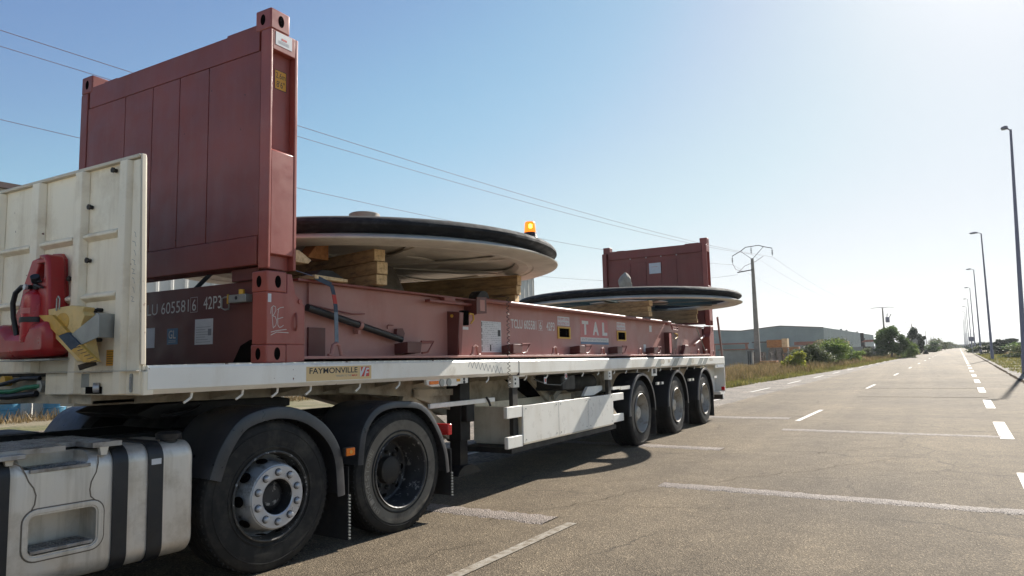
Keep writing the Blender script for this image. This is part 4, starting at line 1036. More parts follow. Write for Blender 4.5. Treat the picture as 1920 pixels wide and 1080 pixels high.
# lamp panel
lp = MB().prism([(1.815, 1.262), (2.50, 1.262), (2.50, 1.205), (2.33, 1.20), (2.31, 1.185), (1.90, 1.19), (1.83, 1.21)], 'x', -.02, .012).part("lamp_panel", M['white'], tr, bevel=.003)
MB().box(.0125, .026, 1.86, 1.99, 1.212, 1.242).part("side_lamp", M['amber'], lp)
for y in (2.05, 2.165): MB().cyl((.012, y, 1.222), (.022, y, 1.222), .036, 16).part("gauge", M['galv'], lp)
MB().box(.0125, .016, 2.30, 2.36, 1.225, 1.25).part("small_sticker", M['stickyel'], lp)
MB().cyl((.012, 2.43, 1.248), (.017, 2.43, 1.248), .016, 10).cyl((.012, 2.43, 1.215), (.017, 2.43, 1.215), .016, 10).part("button", M['ink'], lp, split=True)
# landing legs
for X in (-.42, -2.02):
    lg = MB().box(X - .09, X + .09, 2.86, 3.05, .58, 1.37).part("landing_leg", M['grease'], tr, bevel=.008)
    MB().box(X - .065, X + .065, 2.885, 3.025, .29, .60).part("inner_tube", M['grease'], lg)
    MB().prism([(2.76, .235), (3.2, .235), (3.13, .29), (3.03, .33), (2.88, .33), (2.80, .29)], 'x', X - .12, X + .12).part("foot", M['grease'], lg)
    MB().box(X + .09, X + .16, 2.88, 3.03, .78, .98).part("gearbox", M['grease'], lg, bevel=.01)
MB().beam((-.5, 2.1, 1.10), (-.5, 2.95, .62), .05, .12).part("brace", M['chassis'], tr)
MB().prism([(2.15, 1.10), (2.55, 1.02), (2.95, .70), (2.95, .58), (2.45, .60), (2.15, .93)], 'x', -.62, -.60).part("gusset_plate", M['chassis'], tr)
b_ = MB().box(-.075, -.045, 1.95, 3.10, .985, 1.03).part("step_bar", M['white'], tr, bevel=.004)
MB().tube([(-.04, 2.92, 1.04), (-.03, 2.95, 1.0), (-.03, 2.98, .95)], .012, 6).part("clip", M['black'], b_)
# spare rack / storage trough with the white side guard
sg = MB().box(.025, .05, 3.535, 6.175, .505, .915).part("side_guard", M['panel'], tr, bevel=.004)
MB().box(.0, .046, 3.19, 3.53, .795, .92).box(.0, .046, 3.2, 3.53, .475, .60).part("guard_rail", M['white'], sg, bevel=.006, split=True)
MB().box(.0, .046, 6.185, 6.60, .815, .918).box(.0, .046, 6.185, 6.58, .51, .62).part("guard_rail", M['white'], sg, bevel=.006, split=True)
MB().box(.0502, .0508, 4.42, 4.424, .51, .91).box(.0502, .0508, 5.30, 5.304, .51, .91).part("panel_seam", M['stickgrey'], sg, split=True)
for y_ in (3.60, 4.36, 4.48, 5.24, 5.36, 6.11):
    for z_ in (.54, .88): MB().cyl((.05, y_, z_), (.054, y_, z_), .008, 8).part("screw", M['galv'], sg)
MB().box(.02, .052, 3.54, 6.17, .492, .504).part("guard_edge", M['rustedge'], sg)
MB().box(-.60, .02, 3.56, 3.58, .50, .90).box(-.62, -.60, 3.56, 6.15, .50, .93).box(-.60, .02, 3.58, 6.15, .48, .50).part("storage_trough", M['cream'], sg)
MB().box(-.62, .03, 3.3, 6.3, .42, .476).part("trough_bearer", M['grease'], sg)
MB().prism([(6.2, .80), (6.45, .62), (6.2, .62)], 'x', -.02, -.01).part("gusset", M['chassis'], sg)
for y in (3.41, 6.14):
    g1 = MB().box(-.055, -.005, y, y + .11, .60 if y < 4 else .9, 1.15).part("guard_post", M['darkmetal'], tr, bevel=.004)
    MB().box(-.06, .012, y - .01, y + .12, 1.12, 1.25).part("post_bracket", M['white'], g1, bevel=.004)
    MB().cyl((.012, y + .03, 1.21), (.018, y + .03, 1.21), .012, 8).cyl((.012, y + .03, 1.165), (.018, y + .03, 1.165), .012, 8).part("hole", M['ink'], g1, split=True)
MB().box(-.06, .02, 3.49, 3.66, 1.235, 1.262).part("stop_block", M['white'], tr, bevel=.006)
# clutter under the deck
MB().box(-.5, -.1, 4.85, 5.25, 1.02, 1.22).part("valve_box", M['grease'], tr, bevel=.02)
for (y0, y1, x, z, r) in ((5.75, 6.55, -.45, 1.08, .12), (4.2, 5.0, -1.2, .95, .14)):
    MB().lathe((x, y0, z), 'y', [(0, 0), (r * .8, .01), (r, .06), (r, y1 - y0 - .06), (r * .8, y1 - y0 - .01), (0, y1 - y0)], 20).part("air_tank", M['darkmetal'], tr)
MB().tube([(-.05, 4.0, 1.19), (-.05, 4.35, 1.12), (-.05, 4.7, 1.10), (-.05, 5.0, 1.2)], .008, 6).part("cable_loop", M['black'], tr)
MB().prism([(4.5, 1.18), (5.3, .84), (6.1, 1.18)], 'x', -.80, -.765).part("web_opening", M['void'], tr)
mb = MB()
for (y0, z0, y1, z1) in ((4.7, 1.2, 5.2, .90), (5.9, 1.2, 5.35, .90)): mb.beam((-.5, y0, z0), (-.5, y1, z1), .05, .08)
mb.part("truss_bar", M['chassis'], tr, split=True)
MB().box(-.03, .0, 6.62, 7.0, .955, 1.005).box(-.03, .0, 6.3, 6.6, .97, 1.01).part("mudguard_bar", M['white'], tr, split=True)
MB().prism([(5.45, .92), (5.6, 1.04), (6.1, 1.04), (6.1, .98), (5.8, .92)], 'x', -.12, -.08).part("shelf_bracket", M['white'], tr)
for (y, z, m_) in ((4.15, 1.165, 'stickw'), (4.72, 1.20, 'stickw')):
    MB().box(.0, .006, y, y + .055, z - .03, z + .05).part("tag", M[m_], tr)
    MB().box(.0062, .007, y + .01, y + .045, z - .01, z + .03).part("tag_mark", M['stickred'], tr)
tb = MB().box(-.01, .006, 8.02, 8.27, 1.12, 1.262).part("valve_plate", M['white'], tr)
MB().box(.0065, .012, 8.08, 8.20, 1.16, 1.24).part("valve", M['ink'], tb)

# wheels
def tyre_profile(R, r, w, side_out=0.0):
    """closed profile around the tyre section; x from 0 (outer face) inwards to -w"""
    return [(r, -.02), (r + .012, -.004), (r + .06, .004), (r + (R - r) * .60, .006), (R - .05, -.002), (R - .018, -.012), (R - .004, -.028), (R, -.05),
            (R, -.075), (R - .012, -.078), (R - .012, -.09), (R, -.093), (R, -w * .42), (R - .012, -w * .42 - .003), (R - .012, -w * .42 - .013), (R, -w * .42 - .016),
            (R, -w * .62), (R - .012, -w * .62 - .003), (R - .012, -w * .62 - .013), (R, -w * .62 - .016), (R, -w + .05), (R - .018, -w + .012), (R - .06, -w), (r + .03, -w), (r, -w + .02)]
def wheel(root, y, x, z, R, kind, w=.30, name="wheel", back=False):
    s = -1 if back else 1
    def P(pr): return [(a, s * b_) for a, b_ in pr]
    c = (x, y, z)
    wh_ = MB().lathe(c, 'x', [(a, b_) for a, b_ in P(tyre_profile(R, .292, w))], 72, closed=True, mfun=lambda i: (2 if (kind == 'dish' and i < 3) or i < 1 else 1) if i < 5 else 0)
    # tread blocks along the outer shoulder
    for k in range(72):
        t = 2 * math.pi * (k + .5) / 72
        d = Vector((0, math.cos(t), math.sin(t))); tt = Vector((0, -math.sin(t), math.cos(t)))
        o_ = Vector(c) + d * (R - .004) + Vector((s * -.045, 0, 0))
        q = [o_ + tt * a + Vector((s * b_, 0, 0)) + d * e for a in (-.009, .009) for b_ in (-.03, .022) for e in (-.01, .0055)]
        wh_.add(q, [(0, 1, 3, 2), (4, 6, 7, 5), (0, 4, 5, 1), (2, 3, 7, 6), (0, 2, 6, 4), (1, 5, 7, 3)], 0)
    wo_ = wh_.part(name, [M['rubber'], M['sidewall'], M['dusty']], root)
    MB().lathe(c, 'x', P([(R - .075, .0005), (R - .072, .0055), (R - .066, .0055), (R - .063, .0)]), 72).lathe(c, 'x', P([(.325, .003), (.328, .0085), (.336, .0085), (.34, .004)]), 72).part("sidewall_ring", M['sidewall'], wo_)
    if kind == 'convex':      # drive wheel with the disc pushed outwards
        MB().lathe(c, 'x', P([(.300, -.01), (.306, .006), (.298, .012), (.290, .006), (.286, -.03), (.278, -.10), (.262, -.115), (.245, -.06), (.225, .035), (.215, .062), (.205, .066), (.204, .060)]), 64, mfun=lambda i: 1 if i < 5 else 0).part("rim", [M['rimsilver'], M['rimlip']], wo_)
        MB().lathe(c, 'x', P([(.212, .058), (.206, .072), (.128, .072), (.120, .066), (.120, -.10), (.0, -.10)]), 64, mfun=lambda i: 0 if i < 3 else 1).part("hub_cover", [M['hubcap'], M['rimdark']], wo_)
        MB().lathe(c, 'x', P([(.10, -.10), (.10, -.02), (.07, .0), (.0, .0)]), 32).part("hub", M['rimdark'], wo_)
        for k in range(10):
            t = 2 * math.pi * (k + .5) / 10; yy, zz = y + .166 * math.cos(t), z + .166 * math.sin(t)
            nb = MB().lathe((x, yy, zz), 'x', P([(.026, .0725), (.026, .0745), (.021, .0745), (.021, .0735)]), 20, m=1).lathe((x, yy, zz), 'x', P([(.0195, .072), (.0195, .092), (.014, .100), (.0, .102)]), 12)
            nb.part("wheel_nut", [M['hubcap'], M['ink']], wo_)
        mb = MB()
        for k in range(10):
            t = 2 * math.pi * k / 10; d = Vector((0, math.cos(t), math.sin(t))); tt = Vector((0, -math.sin(t), math.cos(t)))
            # oval hand holes laid on the sloping disc
            o_ = Vector(c) + d * .243 + Vector((s * -.006, 0, 0)); ax = (d * -.020 + Vector((s * .095, 0, 0))).normalized(); nn = (d + Vector((s * .21, 0, 0))).normalized()
            vs = [o_ + ax * .044 * math.cos(a) + tt * .037 * math.sin(a) + nn * .013 for a in [i * 6.283 / 18 for i in range(18)]]
            mb.add(vs, [tuple(range(18))])
        mb.part("hand_hole", M['void'], wo_, smooth=False, split=True)
    elif kind == 'dish':       # deep dished wheel
        MB().lathe(c, 'x', P([(.296, -.012), (.304, .006), (.298, .013), (.288, .004), (.282, -.05), (.262, -.10), (.258, -.20), (.235, -.212)]), 64).part("rim", M['rimdark'], wo_)
        MB().lathe(c, 'x', P([(.24, -.205), (.17, -.185), (.15, -.175), (.0, -.175)]), 48).part("wheel_disc", M['rimdark'], wo_)
        MB().lathe(c, 'x', P([(.115, -.18), (.11, -.115), (.08, -.10), (.0, -.098)]), 32).part("hub", M['darkmetal'], wo_)
        for k in range(10):
            t = 2 * math.pi * (k + .5) / 10; yy, zz = y + .148 * math.cos(t), z + .148 * math.sin(t)
            MB().lathe((x, yy, zz), 'x', P([(.019, -.176), (.019, -.15), (.012, -.14), (.0, -.139)]), 8).part("wheel_nut", M['darkmetal'], wo_)
        mb = MB()
        for k in range(8):
            t = 2 * math.pi * k / 8
            mb.add([(x + s * -.194, y + .205 * math.cos(t) + .025 * math.cos(a), z + .205 * math.sin(t) + .025 * math.sin(a)) for a in [i * 6.283 / 14 for i in range(14)]], [tuple(range(14))])
        mb.part("hand_hole", M['void'], wo_, smooth=False, split=True)
    else:                      # trailer wheel
        MB().lathe(c, 'x', P([(.296, -.014), (.306, .006), (.300, .014), (.290, .006), (.284, -.05), (.268, -.075), (.264, -.15), (.245, -.165), (.16, -.145), (.14, -.14)]), 64).part("rim", M['rimgrey'], wo_)
        MB().lathe(c, 'x', P([(.14, -.14), (.12, -.14), (.105, -.06), (.09, -.045), (.0, -.04)]), 32).part("hub", M['rimgrey'], wo_)
        for k in range(10):
            t = 2 * math.pi * (k + .5) / 10; yy, zz = y + .165 * math.cos(t), z + .165 * math.sin(t)
            MB().lathe((x, yy, zz), 'x', P([(.018, -.146), (.018, -.12), (.0, -.115)]), 8).part("wheel_nut", M['rimgrey'], wo_)
    return wo_
def zg(y): return -SLOPE * y           # local height of the road under the trailer frame
for y in (7.46, 9.345, 11.22):
    wheel(tr, y, .0, zg(y) + .518, .52, 'trailer', w=.37)
    wheel(tr, y, -2.44, zg(y) + .518, .52, 'trailer', w=.37, back=True)
    MB().cyl((-.3, y, zg(y) + .518), (-2.14, y, zg(y) + .518), .065, 14).part("axle", M['grease'], tr)
    for X in (-.42, -2.02):
        MB().cyl((X, y, zg(y) + .518), (X - .14 if X > -1 else X + .14, y, zg(y) + .518), .20, 20).part("brake_drum", M['grease'], tr)
    for X in (-.65, -1.79):
        MB().lathe((X, y + .28, .62), 'z', [(.09, 0), (.14, .04), (.10, .08), (.14, .13), (.10, .18), (.13, .22), (.12, .25)], 18).part("air_bellows", M['grease'], tr)
        MB().beam((X, y - .55, .72), (X, y + .3, .60), .09, .10).prism([(y - .7, .84), (y - .4, .84), (y - .48, .60), (y - .62, .60)], 'x', X - .05, X + .05).part("suspension_arm", M['grease'], tr)
# mudguards, round arches with a rolled lip
def arch(yc, zc, R, a0, a1, x0, x1, th, n=26, ext=None):
    """curved guard between x0 (inner) and x1 (outer)"""
    mb = MB(); vs = []
    pts = [(yc + R * math.cos(rad(a0 + (a1 - a0) * i / n)), zc + R * math.sin(rad(a0 + (a1 - a0) * i / n))) for i in range(n + 1)]
    inn = [(yc + (R - th) * math.cos(rad(a0 + (a1 - a0) * i / n)), zc + (R - th) * math.sin(rad(a0 + (a1 - a0) * i / n))) for i in range(n + 1)]
    lip = [(yc + (R - .045) * math.cos(rad(a0 + (a1 - a0) * i / n)), zc + (R - .045) * math.sin(rad(a0 + (a1 - a0) * i / n))) for i in range(n + 1)]
    for p, q, l_ in zip(pts, inn, lip):
        vs += [(x0, *p), (x1 - .02, *p), (x1, p[0] * .8 + l_[0] * .2, p[1] * .8 + l_[1] * .2), (x1, *l_), (x1 - .01, *l_), (x1 - .022, *q), (x0, *q)]
    fs = []
    for i in range(n):
        for k in range(7):
            fs.append((i * 7 + k, i * 7 + (k + 1) % 7, (i + 1) * 7 + (k + 1) % 7, (i + 1) * 7 + k))
    fs += [tuple(range(7)), tuple(range(n * 7 + 6, n * 7 - 1, -1))]
    mb.add(vs, fs)
    for i in range(n):
        for k in (1, 2, 3): mb.m[i * 7 + k] = 1
    return mb
M['guardin'] = surf("shade_black_guard_sheet", (0.010, 0.010, 0.011), 0.6, var=0.2, spec=0.3)  # sheet blackened: the dark inside the arches is put into its colour
M['tguard'] = surf("worn_grey_black_mudguard", (0.07, 0.07, 0.075), 0.4, var=0.2, vscale=5, dirt=(0.16, 0.15, 0.13), dscale=5, dlo=0.45, dhi=0.8)
for (y, a0, a1) in ((7.46, -2, 184), (9.345, -3, 182), (11.22, -3, 182)):
    gd = arch(y + .02, zg(y) + .545, .605, a0, a1, -.30, .035, .010).part("mudguard", [M['guardin'], M['tguard']], tr)
    arch(y - .02, zg(y) + .545, .605, 0, 180, -2.47, -2.10, .010).part("mudguard", [M['guardin'], M['tguard']], tr)
    MB().box(-.36, .02, y + .61, y + .618, zg(y) + .13, zg(y) + .56).part("mudflap", M['mudflap'], gd)
    for dy in (-.98, .80):
        if y + dy > 7: MB().box(-.02, .012, y + dy, y + dy + .22, .965, 1.01).part("mudguard_bar", M['white'], tr, split=True)
# tail
MB().box(-2.44, .045, 12.80, 12.86, 1.23, 1.425).part("rear_sill", M['white'], tr, bevel=.006)
tl = MB().prism([(12.06, 1.257), (12.83, 1.257), (12.83, .66), (12.62, .66), (12.06, .95)], 'x', -.20, -.18).box(-.2, .04, 12.80, 12.84, .66, 1.23).part("tail_plate", M['white'], tr, bevel=.004)
MB().box(-.175, .035, 12.4, 12.8, .60, .66).box(.0, .036, 12.06, 12.80, 1.18, 1.255).part("tail_bracket", M['white'], tr)
rb = MB().box(-2.40, .03, 12.55, 12.68, .49, .63).part("underrun_bar", M['darkmetal'], tr, bevel=.008)
MB().box(.031, .042, 12.57, 12.66, .50, .62).part("end_cap", M['white'], rb)
MB().box(-.02, .05, 12.69, 12.74, .68, .76).part("tail_lamp", M['redlens'], tr, bevel=.006)
MB().box(.037, .042, 12.2, 12.75, 1.195, 1.24).part("tail_plate_sticker", M['stickw'], tr)
# stakes standing at the tail
for (y, x) in ((12.95, .0), (12.95, -2.40)):
    MB().beam((x, y + .05, .95), (x + .01, y - .40, 2.30), .035, .05, up=(0, 1, 0)).part("tail_stake", M['post'], tr)

# ================================================================== the flat rack container
ct = thing("flat_rack_container", "maroon flat rack container with two upright end walls on the trailer", "flat rack", (-1.22, 0.0, 1.43))
WB = -.16
def end_wall(name, sgn):
    """sgn=+1: the wall at the front (outer face y=0), -1: the wall at the tail"""
    if sgn > 0: Y = lambda a: a
    else: Y = lambda a: 12.192 - a
    def bx(mb, x0, x1, y0, y1, z0, z1, m=0):
        a, b_ = sorted((Y(y0), Y(y1))); return mb.box(x0, x1, a, b_, z0, z1, m)
    mb = MB()
    xs_ = [-2.335, -1.775, -1.395, -1.045, -.688, -.105]
    bx(mb, -2.335, -.105, .020, .040, 2.14, 3.90)
    for a, b_ in zip(xs_[:-1], xs_[1:]):
        bx(mb, a + .004, b_ - .004, .0075, .0199, 2.342, 3.713)
    # inner face sheets
    for a, b_ in zip(xs_[:-1], xs_[1:]):
        bx(mb, a + .006, b_ - .006, .165, .18, 2.30, 3.60)
    bx(mb, -2.335, -.105, .15, .1649, 2.14, 3.9)
    w_ = mb.part(name, M['maroon'], ct, bevel=.003)
    mb = MB(); bx(mb, -2.31, -.125, .004, .20, 3.7155, 3.905)
    mb.part("top_rail", M['maroon'], w_, bevel=.003)
    mb = MB(); bx(mb, -2.10, -1.915, .010, .19, 3.9055, 3.914); bx(mb, -.49, -.17, .010, .19, 3.9055, 3.922)
    mb.part("rail_step", M['maroon'], w_, split=True)
    mb = MB(); bx(mb, -2.31, -.125, .004, .20, 2.13, 2.3395)
    mb.part("bottom_rail", M['maroon'], w_, bevel=.006)
    for side in (0, 1):
        X = (lambda a: -a) if side == 0 else (lambda a: -2.438 + a)
        def px(mb, a0, a1, y0, y1, z0, z1, m=0):
            q0, q1 = sorted((X(a0), X(a1))); return bx(mb, q0, q1, y0, y1, z0, z1, m)
        mb = MB()
        px(mb, .0, .10, .0, .022, 2.10, 3.86)        # front lip
        px(mb, .0, .10, .235, .262, 2.10, 3.86)      # back lip
        px(mb, .055, .10, .0221, .2349, 2.10, 3.86)  # recessed web
        px(mb, .0, .0549, .0221, .2349, 3.71, 3.86)  # head block
        po = mb.part("corner_post", M['postred'] if side == 0 else M['maroon'], ct, bevel=.005)
        mb = MB()
        q0, q1 = sorted((X(.002), X(.0549)))
        # raised lower box with a sloping top
        a, b_ = sorted((Y(.0221), Y(.2349)))
        pr = [(2.20, X(.002)), (2.955, X(.002)), (2.99, X(.0549)), (2.20, X(.0549))]
        mb.add([(p[1], y, p[0]) for y in (a, b_) for p in pr], [(0, 1, 2, 3), (7, 6, 5, 4), (0, 1, 5, 4), (1, 2, 6, 5), (2, 3, 7, 6), (3, 0, 4, 7)])
        mb.part("post_box", M['postred'] if side == 0 else M['maroon'], po, bevel=.006)
        # corner castings with holes
        for (z0, z1, yl, nm) in ((3.862, 4.02, .178, "corner_casting"), (1.43, 1.56, .178, "corner_casting"), (1.93, 2.08, .178, "corner_casting")):
            mb = MB(); px(mb, -.0005, .162, -.0005, yl, z0, z1); cst = mb.part(nm, M['maroon'] if side else M['postred'], ct, bevel=.010)
            zc = (z0 + z1) / 2; xx = X(-.0008)
            yy = Y(.095); mb = MB()
            mb.add([(xx, yy + .028 * math.cos(t), zc + .045 * math.sin(t)) for t in [i * 6.283 / 20 for i in range(20)]], [tuple(range(20))])
            mb.add([(X(.085) + .026 * math.cos(t), Y(-.0008), zc + .042 * math.sin(t)) for t in [i * 6.283 / 20 for i in range(20)]], [tuple(range(20))])
            mb.part("casting_hole", M['void'], cst, smooth=False, split=True)
        # base block below the hinge
        mb = MB()
        pr = [(.0, 1.561), (.352, 1.561), (.352, 1.845), (.26, 1.93), (.225, 2.07), (.18, 2.07), (.18, 1.929), (.0, 1.929)]
        if sgn < 0: pr = [(12.192 - p[0], p[1]) for p in pr]
        q0, q1 = sorted((X(.0), X(.15))); mb.prism(pr, 'x', q0, q1)
        mb2 = [(.179, 1.43), (.352, 1.44), (.352, 1.5609), (.179, 1.5609)]
        if sgn < 0: mb2 = [(12.192 - p[0], p[1]) for p in mb2]
        mb.prism(mb2, 'x', q0, q1)
        bb = mb.part("base_block", M['postred'] if side == 0 else M['maroon'], ct, bevel=.005)
        if side == 0 and sgn > 0:
            MB().cyl((-.01, .30, 1.875), (.01, .30, 1.875), .018, 12).part("pin", M['postred'], bb)
            MB().tube([(.004, .262, 1.79), (.02, .255, 1.75), (.022, .255, 1.69), (.004, .262, 1.66)], .008, 6).part("lashing_eye", M['maroon'], bb)
            MB().box(.0008, .003, .006, .034, 1.855, 1.915).part("small_sticker", M['stickw'], bb)
            # chalk initials BE, twice underlined
            mb = MB(); K = lambda x, y: (.004 + (x - 870) / 1000 * .93, 1.914 - (y - 345) / 1000 * 1.02 - (x - 870) / 1000 * .02)
            for ln in ([(915, 430), (915, 500), (925, 575)], [(900, 480), (905, 440), (925, 425), (945, 430), (950, 455), (935, 480), (920, 495)], [(920, 495), (945, 500), (960, 530), (950, 560), (925, 580)],
                       [(1025, 428), (990, 435), (965, 450)], [(975, 440), (968, 500), (970, 555), (985, 572), (1005, 568), (1025, 555)], [(965, 515), (990, 508), (1020, 500)], [(905, 608), (960, 595), (1055, 583)], [(905, 628), (960, 605), (1075, 606)]):
                mb.ribbon([K(*q) for q in ln], .0045, 'x', .0012)
            mb.part("chalk_letters", M['letterw'], bb, smooth=False)
    return w_
fwall = end_wall("front_wall", 1)
rwall = end_wall("rear_wall", -1)
# post stickers
s1 = MB().box(.0005, .0015, .045, .20, 3.752, 3.852).part("post_sticker", M['stickw'], ct)
MB().box(.0018, .0024, .10, .15, 3.80, 3.815).part("print", M['stickred'], s1)
mb = MB()
for k in range(3): mb.box(.0018, .0022, .07, .17, 3.77 + k * .008, 3.772 + k * .008)
mb.part("print", M['stickgrey'], s1)
s2 = MB().box(-.0545, -.0535, .092, .195, 3.447, 3.588).part("height_sticker", M['stickyel'], ct)
MB().box(-.05475, -.05455, .087, .20, 3.442, 3.593).part("sticker_border", M['ink'], s2)
text_part("2,6m", "lettering", M['ink'], s2, 'x', -.053, .099, .189, 3.523, 3.573)
text_part("8'6\"", "lettering", M['ink'], s2, 'x', -.053, .106, .182, 3.461, 3.511)
s3 = MB().box(-1.33, -1.06, 12.005, 12.0105, 3.32, 3.56).part("wall_notice", M['stickw'], ct)
MB().box(-1.27, -1.13, 12.003, 12.0045, 3.47, 3.475).part("print", M['stickred'], s3)
mb = MB()
for X in (-1.775, -1.395, -1.045, -.688): mb.cyl((X, 12.0, 3.70), (X, 12.0105, 3.70), .014, 10)
mb.part("lit_hole_disc", M['letterw'], ct, split=True)  # pale discs: daylight through the wall holes put into their colour

# long side beams: web, flanges and stiffeners (near side detailed, far side plain)
sb = MB().box(WB - .01, WB, .353, 11.84, 1.478, 2.045).part("side_web", M['faded'], ct)
MB().box(-.30, -.004, .353, 11.84, 1.455, 1.477).part("bottom_flange", M['faded'], sb, bevel=.003)
MB().box(-.30, -.10, .38, 2.86, 2.046, 2.066).part("top_flange", M['maroon'], sb, bevel=.003)
MB().box(-.30, -.05, 2.92, 9.30, 2.046, 2.078).cyl((-.048, 2.93, 2.058), (-.048, 9.30, 2.058), .024, 12).part("top_flange", M['maroon'], sb, bevel=.003)
MB().box(-.30, -.10, 9.36, 11.84, 2.030, 2.055).part("top_flange", M['maroon'], sb, bevel=.003)
MB().box(-.12, -.06, 1.98, 2.9, 1.985, 2.01).box(-.12, -.06, 2.22, 2.40, 2.01, 2.045).part("guide_rail", M['maroon'], sb, bevel=.003)
far = MB().box(-2.438, -2.25, .353, 11.84, 1.455, 2.055).part("side_web", M['maroon'], ct)
# recess beside the front block
MB().box(-.30, -.161, .36, .528, 1.478, 2.04).part("recess_panel", M['shademaroon'], sb)
MB().box(-.159, -.142, .53, .705, 1.48, 1.70).part("doubler_plate", M['shademaroon'], sb)
MB().box(-.158, -.135, .524, .534, 1.86, 2.045).part("edge_strip", M['faded'], sb)
# plates hanging from the flange, gussets and twist lock housings
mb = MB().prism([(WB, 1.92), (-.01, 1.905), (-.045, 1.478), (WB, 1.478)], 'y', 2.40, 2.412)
gs = mb.part("gusset", M['shademaroon'], ct)
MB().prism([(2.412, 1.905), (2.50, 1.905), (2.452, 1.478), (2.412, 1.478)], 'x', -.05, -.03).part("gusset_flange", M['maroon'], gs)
MB().box(-.10, -.03, 2.52, 2.60, 1.78, 1.93).part("lock_housing", M['void'], gs, bevel=.006)
MB().tube([(-.03, 2.60, 1.90), (-.02, 2.66, 1.895), (-.02, 2.67, 1.84), (-.03, 2.63, 1.80)], .010, 6).part("lock_handle", M['yellow'], gs)
MB().cyl((-.10, 2.44, 1.87), (-.10, 2.41, 1.87), .014, 10).cyl((-.1, 2.39, 1.87), (-.1, 2.40, 1.87), .016, 10).part("yellow_plug", M['yellow'], gs)
mb = MB().prism([(WB, 2.04), (.0, 2.04), (.0, 1.90), (-.03, 1.89), (WB, 1.93)], 'y', 2.70, 2.712).prism([(2.712, 2.075), (2.90, 2.085), (2.90, 1.915), (2.712, 1.90)], 'x', -.018, -.004)
hp = mb.part("hanger_plate", M['shademaroon'], ct, bevel=.002)
MB().box(-.0035, -.002, 2.77, 2.86, 1.935, 2.05).part("cutout", M['faded'], hp)
mb = MB().prism([(WB, 1.88), (-.01, 1.875), (-.045, 1.478), (WB, 1.478)], 'y', 9.25, 9.262).prism([(9.262, 1.875), (9.62, 1.875), (9.50, 1.478), (9.262, 1.478)], 'x', -.03, -.015)
gs2 = mb.part("gusset", M['shademaroon'], ct)
MB().tube([(-.01, 9.42, 1.86), (.0, 9.55, 1.85), (.0, 9.56, 1.80), (-.01, 9.42, 1.76)], .012, 6).part("lock_handle", M['yellow'], gs2)
MB().box(-.012, -.006, 9.08, 9.20, 1.50, 1.86).part("ribbon_strap", M['stickpink'], gs2)
MB().tube([(-.02, 9.25, 2.02), (.0, 9.26, 1.93), (.0, 9.60, 1.92), (-.02, 9.60, 2.02)], .012, 6).tube([(.0, 9.26, 1.97), (.0, 9.60, 1.97)], .01, 6).part("rung", M['maroon'], gs2)
MB().tube([(WB + .01, .55, 1.875), (-.13, 1.0, 1.825), (WB + .02, 1.16, 1.835)], .006, 5).part("rod", M['maroon'], sb)
# lashing rings
for y in (.70, 2.69, 4.50, 6.03, 7.58, 9.41, 11.0, 11.6):
    MB().tube([(-.02, y - .085, 1.482), (-.02, y - .055, 1.484), (-.02, y - .045, 1.52), (-.02, y - .035, 1.558), (-.02, y, 1.575), (-.02, y + .035, 1.558), (-.02, y + .045, 1.52), (-.02, y + .055, 1.484), (-.02, y + .085, 1.482)], .015, 8).part("lashing_ring", M['faded'], ct)
# stake pockets
for ye in (1.976, 3.857, 5.627, 6.966, 8.62):
    L_ = .40
    mb = MB()
    mb.add([(WB, ye - L_, 1.585), (-.01, ye - L_, 1.60), (-.01, ye - L_ + .0, 1.50), (WB, ye - L_, 1.49),
            (WB, ye - .19, 1.585), (-.01, ye - .19, 1.60), (-.01, ye - .21, 1.50), (WB, ye - .21, 1.49)], [(0, 1, 2, 3), (4, 5, 6, 7), (0, 1, 5, 4), (1, 2, 6, 5), (2, 3, 7, 6), (3, 0, 4, 7)])
    pk = mb.part("stake_pocket", M['shademaroon'], ct, bevel=.003)
    MB().tube([(-.012, ye - .20, 1.605), (-.012, ye - .01, 1.608), (-.012, ye - .10, 1.508), (-.012, ye - .19, 1.50)], .009, 6).prism([(ye - .2, 1.601), (ye - .01, 1.603), (ye - .035, 1.585), (ye - .2, 1.585)], 'x', -.15, -.012).part("pocket_lip", M['maroon'], pk)
# box bracket near the strut end
MB().prism([(1.56, 1.66), (1.66, 1.63), (1.68, 1.68), (1.65, 1.725), (1.57, 1.72)], 'x', WB, -.12).part("small_bracket", M['shademaroon'], ct, bevel=.004)
MB().tube([(WB + .01, 1.47, 1.72), (-.13, 1.44, 1.735), (-.13, 1.46, 1.75), (WB + .01, 1.55, 1.75)], .005, 5).part("wire_eye", M['maroon'], ct)
# black strut bar clipped along the web
sr_ = MB().cyl((-.10, .47, 1.848), (-.10, 1.60, 1.622), .029, 18).part("strut_bar", M['black'], ct)
MB().cyl((-.10, 1.035, 1.735), (-.10, 1.07, 1.728), .037, 18).box(-.15, -.10, 1.04, 1.07, 1.66, 1.73).part("clamp", M['faded'], sr_)
MB().cyl((-.10, 11.0, 1.66), (-.10, 11.75, 1.86), .026, 12).part("strut_bar", M['faded'], ct)
MB().tube([(-.06, 11.05, 2.04), (-.03, 11.6, 1.50)], .012, 6).part("lashing_wire", M['galv'], ct)
MB().prism([(10.1, 1.48), (10.55, 1.48), (10.45, 1.66), (10.25, 1.66)], 'x', -.14, -.06).part("stake_pocket", M['shademaroon'], ct, bevel=.01)
